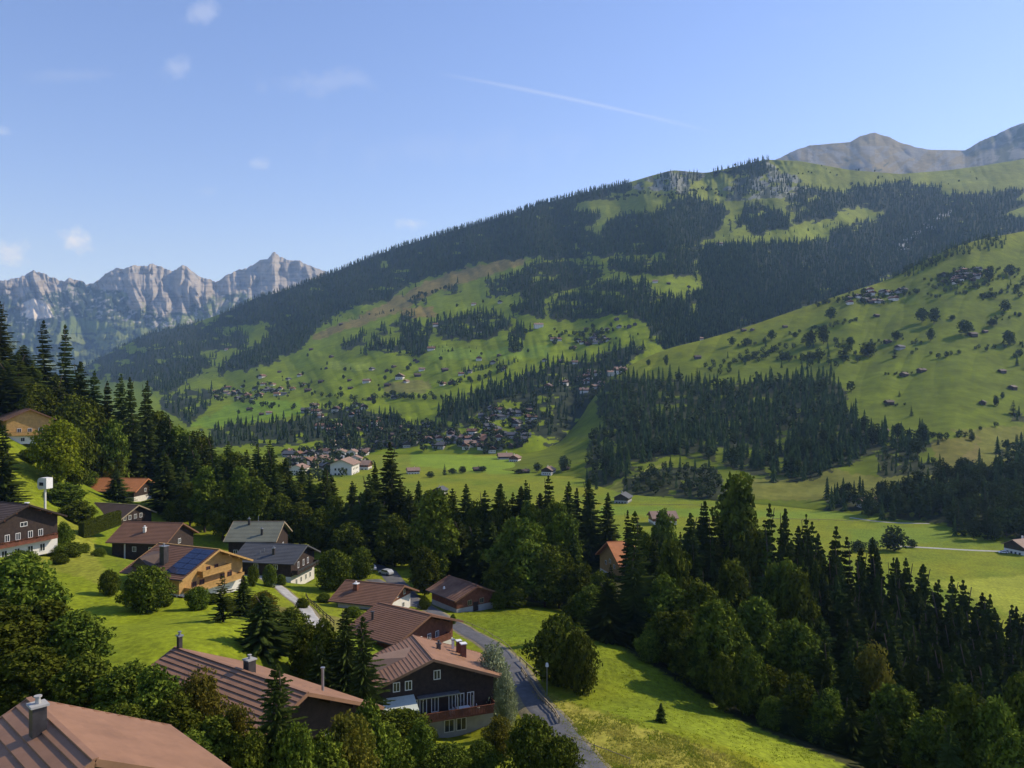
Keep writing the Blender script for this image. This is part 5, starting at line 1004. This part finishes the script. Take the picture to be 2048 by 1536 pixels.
for r_ in range(4):                         # and the wood in the hollow behind the leafy trees
    x = 1240+r_*16
    while x < 1640:
        top = np.interp(x, [1240,1300,1400,1500,1640], [1080,1060,1040,1040,1075])+r_*48+random.uniform(-15, 20); Y = 205-r_*14+random.uniform(-4, 4)
        if not (1150 < x < 1282 and top < 1150): tpx('spruce' if random.random() < .75 else 'leafy', x, top, Y, random.uniform(44, 62), 'dark tree in the shaded hollow of the lower right wood, %s row, %s' % (ORD(r_+1), ('left end', 'middle', 'right end')[int(np.clip((x-1240)/140, 0, 2))]), 'trees of the shaded hollow')
        x += random.uniform(34, 50)

# ------------------------------------------------------------------ roads and small things
M_soil = mat('trodden_verge', (.20,.17,.09), .95, .35, 1.2)
def ribbon(name, pts, w, matl, lift=.14, n=8):
    P_ = [hit(*q) for q in pts]; out = []
    for i in range(len(P_)-1):
        a = P_[max(0, i-1)]; b = P_[i]; c = P_[i+1]; d = P_[min(len(P_)-1, i+2)]
        for k in range(n):
            t = k/n; out.append(.5*((2*b)+(c-a)*t+(2*a-5*b+4*c-d)*t*t+(3*b-3*c+d-a)*t**3))
    out.append(P_[-1]); V = []; Fq = []; m = 7
    for i, p in enumerate(out):
        d = (out[min(i+1, len(out)-1)]-out[max(i-1, 0)]); d.z = 0; d.normalize(); nr = Vector((-d.y, d.x, 0))
        zc = g1(p.x, p.y)
        for j in range(m):
            q = p+nr*w*(j/(m-1)-.5); z = g1(q.x, q.y)*.5+zc*.5; z = max(z, g1(q.x, q.y)-.02)+lift; V.append((q.x, q.y, z-(.5 if j in (0, m-1) else 0)))
    for i in range(len(out)-1):
        for j in range(m-1): a = i*m+j; Fq.append((a, a+1, a+m+1, a+m))
    tag(link(name, np_mesh(name, np.array(V), Fq, matl, smooth=True)), kind='structure'); return out
RP = [(1215,1590),(1175,1530),(1130,1475),(1092,1428),(1058,1385),(1035,1345),(1003,1310),(965,1282),(925,1259),(885,1238),(852,1217),(818,1196),(780,1178),(745,1160)]
road = ribbon('road', [(1215,1590),(1175,1530),(1130,1475),(1092,1428),(1058,1385),(1035,1345),(1003,1310),(965,1282),(925,1259),(885,1238),(852,1217),(818,1196),(780,1178),(745,1160)], 5.0, M_asph)
lane = ribbon('lane', [(470,1125),(500,1142),(532,1160),(566,1183),(598,1207),(622,1236),(640,1262),(668,1290)], 3.4, M_conc)
ribbon('yard', [(830,1215),(790,1165),(770,1140),(735,1130)], 6.5, M_asph, .10)
ribbon('field_path', [(1700,1036),(1780,1046),(1900,1048),(2100,1050)], 3.0, M_conc, .12, 4)
ribbon('field_road', [(1780,1092),(1860,1096),(1960,1102),(2120,1108)], 4.0, M_conc, .12, 4)
ribbon('verge', RP, 6.4, M_soil, .09)
ribbon('lane_verge', [(470,1125),(500,1142),(532,1160),(566,1183),(598,1207),(622,1236),(640,1262),(668,1290)], 4.4, M_soil, .09)
def railing(name, pts, label, h=.9, step=3.0, rails=(.45, .85), m_=M_pole, w=.12, off=None, cat='fence', group=None):
    P_ = [hit(*q) for q in pts]; o = empty(name, P_[0], 0, label, cat, group); b0 = P_[0]; tot = sum((P_[i+1]-P_[i]).length for i in range(len(P_)-1)); n = max(2, int(tot/step)); q = []
    for k in range(n+1):
        d = tot*k/n; i = 0
        while i < len(P_)-2 and d > (P_[i+1]-P_[i]).length: d -= (P_[i+1]-P_[i]).length; i += 1
        p = P_[i].lerp(P_[i+1], min(1, d/(P_[i+1]-P_[i]).length)); p.z = g1(p.x, p.y); q.append(p-b0)
    for p in q[:100]:
        m = MB(); m.box(p.x-w/2, p.x+w/2, p.y-w/2, p.y+w/2, p.z-.3, p.z+h); m.build('post', m_, o)
    for r in rails:
        m = MB()
        for a, b in zip(q[:-1], q[1:]): m.bar(a+Vector((0,0,r)), b+Vector((0,0,r)), w*.6, w)
        m.build('rail', m_, o)
    return o
railing('roadside_fence', [(1043,1345),(1066,1378),(1090,1410),(1118,1450)], 'double wooden rail along the outer edge of the bend', .95, 2.6, (.45, .85), M_pole, .18)
railing('roadside_fence', [(1040,1325),(1058,1342),(1085,1365)], 'short wooden rail above the bend beside the dense round tree', .95, 2.6, (.85,), M_pole, .16)
railing('roadside_fence', [(915,1245),(960,1262),(1010,1292),(1032,1318)], 'thin wire fence on the meadow side of the road', .8, 5, (.7,), M_pole, .09)
railing('lane_fence', [(612,1195),(640,1225),(668,1252)], 'dark fence on the right of the lower lane', .9, 3, (.4,.8), M_dkwood, .12)
railing('pasture_fence', [(1280,1012),(1340,1012),(1420,1014)], 'pasture fence on the flat field near the barn with the lean-to', 1.1, 7, (.9,), M_pole, .22)
railing('pasture_fence', [(1540,1040),(1640,1042),(1740,1046)], 'pasture fence crossing the flat field at right', 1.1, 9, (.9,), M_pole, .22)
railing('meadow_fence', [(1130,1480),(1180,1500),(1260,1530)], 'low post and wire fence in the dry grass at bottom', .8, 4, (.7,), M_pole, .07)
def lamp(px, py, label):
    p = hit(px, py); o = empty('street_lamp', p, 0, label, 'street lamp'); m = MB(); m.tube((0,0,-.2), (0,0,4.2), .07, .05, 8); m.build('pole', M_metal, o)
    m = MB(); m.tube((0,0,4.2), (0,0,4.35), .22, .26, 12); m.tube((0,0,4.352), (0,0,4.75), .26, .16, 12); m.build('lamp_head', M_frame, o)
lamp(888,1216,'white headed lamp post by the barn at the edge of the meadow'); lamp(1094,1392,'lamp post beside the road below the dense round tree')
# white hood on a post
p = P(90, 1004, 195); gz = g1(p.x, p.y); p.z = gz; top = CZ-(955-HY)/F*195-gz; o = empty('white_hood', p, R_(-20), 'white rounded hood with a dark opening on a post, at the left', 'hood')
m = MB(); m.tube((0,0,-.5), (0,0,top-2.2), .28, .28, 10); m.build('post', M_white, o)
m = MB(); n = 10; prof = [(-1.5, top-2.6), (1.0, top-2.9), (1.45, top-2.3)]+[(.45+1.0*math.cos(math.pi/2*k/n), top-1.0+1.0*math.sin(math.pi/2*k/n)) for k in range(n+1)]+[(-1.5, top), (-1.5, top-.5)]
m.prism([(a, b) for a, b in prof], -.9, .9); hd = m.build('shell', M_frame, o); hd.rotation_euler = (0, 0, R_(90))
m = MB(); m.box(-.75, .55, -.97, -.905, top-1.9, top-1.1); m.build('opening', M_glass, o)
# clipped hedge
def hedge(a, b, h, w, label):
    pa = hit(*a); pb = hit(*b); o = empty('hedge', pa, math.atan2(pb.y-pa.y, pb.x-pa.x), label, 'hedge'); L = (pb-pa).length; r = np.random.default_rng(5); n = int(L*h*60)
    V = []; 
    for i in range(n):
        f = r.integers(0, 3); c = np.array((r.random()*L, (-w/2 if f == 0 else (w/2 if f == 1 else (r.random()-.5)*w)), (h if f == 2 else r.random()*h)))+r.normal(size=3)*.05
        t = r.normal(size=3); t /= np.linalg.norm(t); u = r.normal(size=3); u /= np.linalg.norm(u); V += [c-t*.14, c-u*.1, c+t*.14, c+u*.1]
    link('foliage', np_mesh('foliage', np.array(V), np.arange(len(V)).reshape(-1, 4), M_br), o); m = MB(); m.box(.1, L-.1, -w/2+.1, w/2-.1, -.5, h-.1); m.build('stems', M_con, o)
hedge((162,1075), (236,1080), 3.4, 1.6, 'long clipped hedge in front of the black-brown roofed chalet')
def car(px, py, col, label, rz, Y=None):
    p = hit(px, py); p.z += .12; mt = mat('car_paint', col, .3, .03, 2, spec=.6); o = empty('car', p, rz, label, 'car'); m = MB()
    m.prism([(-2.1,.35),(2.1,.35),(2.15,.75),(1.15,.95),(.6,1.42),(-1.3,1.45),(-2.05,.95),(-2.15,.6)], -.85, .85); m.build('body', mt, o)
    for x in (-.865, .855):
        m = MB(); m.prism([(1.0,.95),(.55,1.34),(-1.2,1.36),(-1.7,.95)], x, x+.01); m.build('side_window', M_glass, o)
    m = MB(); m.hexa([(-.7,.62,1.40),(.7,.62,1.40),(.75,1.16,.97),(-.75,1.16,.97),(-.7,.66,1.43),(.7,.66,1.43),(.75,1.20,1.0),(-.75,1.20,1.0)]); m.build('windscreen', M_glass, o)
    for y in (-1.3, 1.35):
        for x in (-.8, .8): m = MB(); m.tube((x-.1,y,.34),(x+.1,y,.34), .34, .34, 14); m.build('wheel', M_dkmetal, o)
car(2006,1108,(.75,.75,.75),'white car on the field road at the right edge',1.4); car(772,1150,(.42,.44,.46),'silver car parked in the shade above the lane houses',.9); car(742,1142,(.6,.6,.6),'pale car parked left of the silver one',.5)
# furniture on the big chalet's balcony and terrace
def local(H, u, d, z): o, t, n = H.basis('+x'); w = o+t*u+n*d+Vector((0,0,z)); c, s_ = math.cos(H.ang), math.sin(H.ang); r = H.root.location; return Vector((r.x+w.x*c-w.y*s_, r.y+w.x*s_+w.y*c, r.z+w.z))
def table(p, rz, label):
    o = empty('table', p, rz, label, 'table'); m = MB(); m.box(-.9,.9,-.45,.45,.72,.77); m.build('table_top', M_frame, o)
    for x in (-.8,.8):
        for y in (-.36,.36): m = MB(); m.box(x-.03,x+.03,y-.03,y+.03,0,.72); m.build('leg', M_frame, o)
def chair(p, rz, label, group=None):
    o = empty('chair', p, rz, label, 'chair', group); m = MB(); m.box(-.25,.25,-.25,.25,.42,.47); m.build('seat', M_frame, o); m = MB(); m.box(-.25,.25,.22,.26,.47,.95); m.build('backrest', M_frame, o)
    for x in (-.22,.22):
        for y in (-.22,.22): m = MB(); m.box(x-.02,x+.02,y-.02,y+.02,0,.42); m.build('leg', M_frame, o)
table(local(H3, 4.2, 1.1, 3.76), H3.ang+1.57, 'white table on the long balcony of the big dark chalet'); chair(local(H3, 2.6, 1.1, 3.76), H3.ang+.2, 'white chair at the left end of the balcony table'); chair(local(H3, 6.3, 1.2, 3.76), H3.ang+3.0, 'white chair at the right end of the balcony table')
def parasol(p, label):
    o = empty('parasol', p, 0, label, 'parasol'); m = MB(); m.tube((0,0,-.3),(0,0,2.9),.04,.03,8); m.build('pole', M_metal, o); m = MB(); m.tube((0,0,1.1),(0,0,2.6),.34,.10,10); m.tube((0,0,2.6),(0,0,2.85),.10,.02,10); m.build('canopy', M_frame, o)
q = hit(371, 1190); parasol(q, 'closed white parasol on the terrace of the solar roof chalet'); table(q+Vector((1.6,-.3,0)), .3, 'white table on the terrace of the solar roof chalet')

# standing grass, thick in the unmown strips and thin on the mown lawns
def tufts(poly, n, hmin, hmax, name, label, matl):
    r = np.random.default_rng(77); xs = [p[0] for p in poly]; ys = [p[1] for p in poly]; V = []; k = 0
    x = r.uniform(min(xs), max(xs), n*3); y = r.uniform(min(ys), max(ys), n*3); ok = inpoly(x, y, poly) & (fbm(x/40, y/18, 3, 301) > .22+.45*r.random(len(x))); x, y = x[ok][:n], y[ok][:n]
    gx, gy = np.meshgrid(np.arange(min(xs), max(xs)+25, 24.0), np.arange(min(ys), max(ys)+17, 16.0)); D = np.array([[hit(a, b).y for a in gx[0]] for b in gy[:, 0]])
    fx = np.clip((x-gx[0, 0])/24, 0, D.shape[1]-1.001); fy = np.clip((y-gy[0, 0])/16, 0, D.shape[0]-1.001); ix, iy = fx.astype(int), fy.astype(int); u, v = fx-ix, fy-iy
    Y = D[iy, ix]*(1-u)*(1-v)+D[iy, ix+1]*u*(1-v)+D[iy+1, ix]*(1-u)*v+D[iy+1, ix+1]*u*v; X = (x-1024)/F*Y; Z = gh(X, Y); P0 = np.stack((X, Y, Z), 1)
    for b in range(4):
        c = P0+np.stack((r.normal(size=len(X))*.16, r.normal(size=len(X))*.16, np.full(len(X), -.03)), 1); a = r.random(len(X))*6.28; w = r.uniform(.05, .11, len(X)); h = r.uniform(hmin, hmax, len(X)); d = np.stack((np.cos(a)*w, np.sin(a)*w, 0*a), 1)
        V.append(np.stack((c-d, c+d, c+np.stack((r.normal(size=len(X))*.12, r.normal(size=len(X))*.12, h), 1)), 1).reshape(-1, 3))
    V = np.concatenate(V); tag(link(name, np_mesh(name, V, np.arange(len(V)).reshape(-1, 3), matl)), label, 'grass', kind='stuff')
M_tuft = leafmat('grass_blades', (.20,.24,.020), (.42,.37,.08), 0, .25, .4)
tufts([(1060,1385),(1130,1400),(1290,1450),(1520,1536),(1560,1560),(1190,1560),(1120,1440)], 5000, .10, .34, 'tall_grass', 'unmown yellowish grass on the bank right of the road', M_tuft)
tufts([(880,1225),(1060,1212),(1190,1230),(1260,1300),(1480,1445),(1700,1530),(1500,1530),(1250,1440),(1100,1380),(1040,1320)], 6000, .05, .16, 'meadow_grass', 'short grass of the meadow between the road and the wood', leafmat('meadow_blades', (.16,.21,.010), (.26,.30,.02), 0, .3, .4))

# ------------------------------------------------------------------ haze
def build_haze():
    m = MB(); m.box(-9000, 12000, -400, 14500, -40, 2600); m_ = bpy.data.materials.new('haze_air'); m_.use_nodes = True; nt = m_.node_tree; nt.nodes.clear()
    o = nt.nodes.new('ShaderNodeOutputMaterial'); v = nt.nodes.new('ShaderNodeVolumePrincipled'); v.inputs['Color'].default_value = (.36,.60,1,1); v.inputs['Absorption Color'].default_value = (1,1,1,1); v.inputs['Density'].default_value = HAZE; v.inputs['Anisotropy'].default_value = .2
    nt.links.new(v.outputs[0], o.inputs['Volume']); tag(m.build('haze', m_), kind='stuff')
HAZE = 5.4e-5
build_haze()
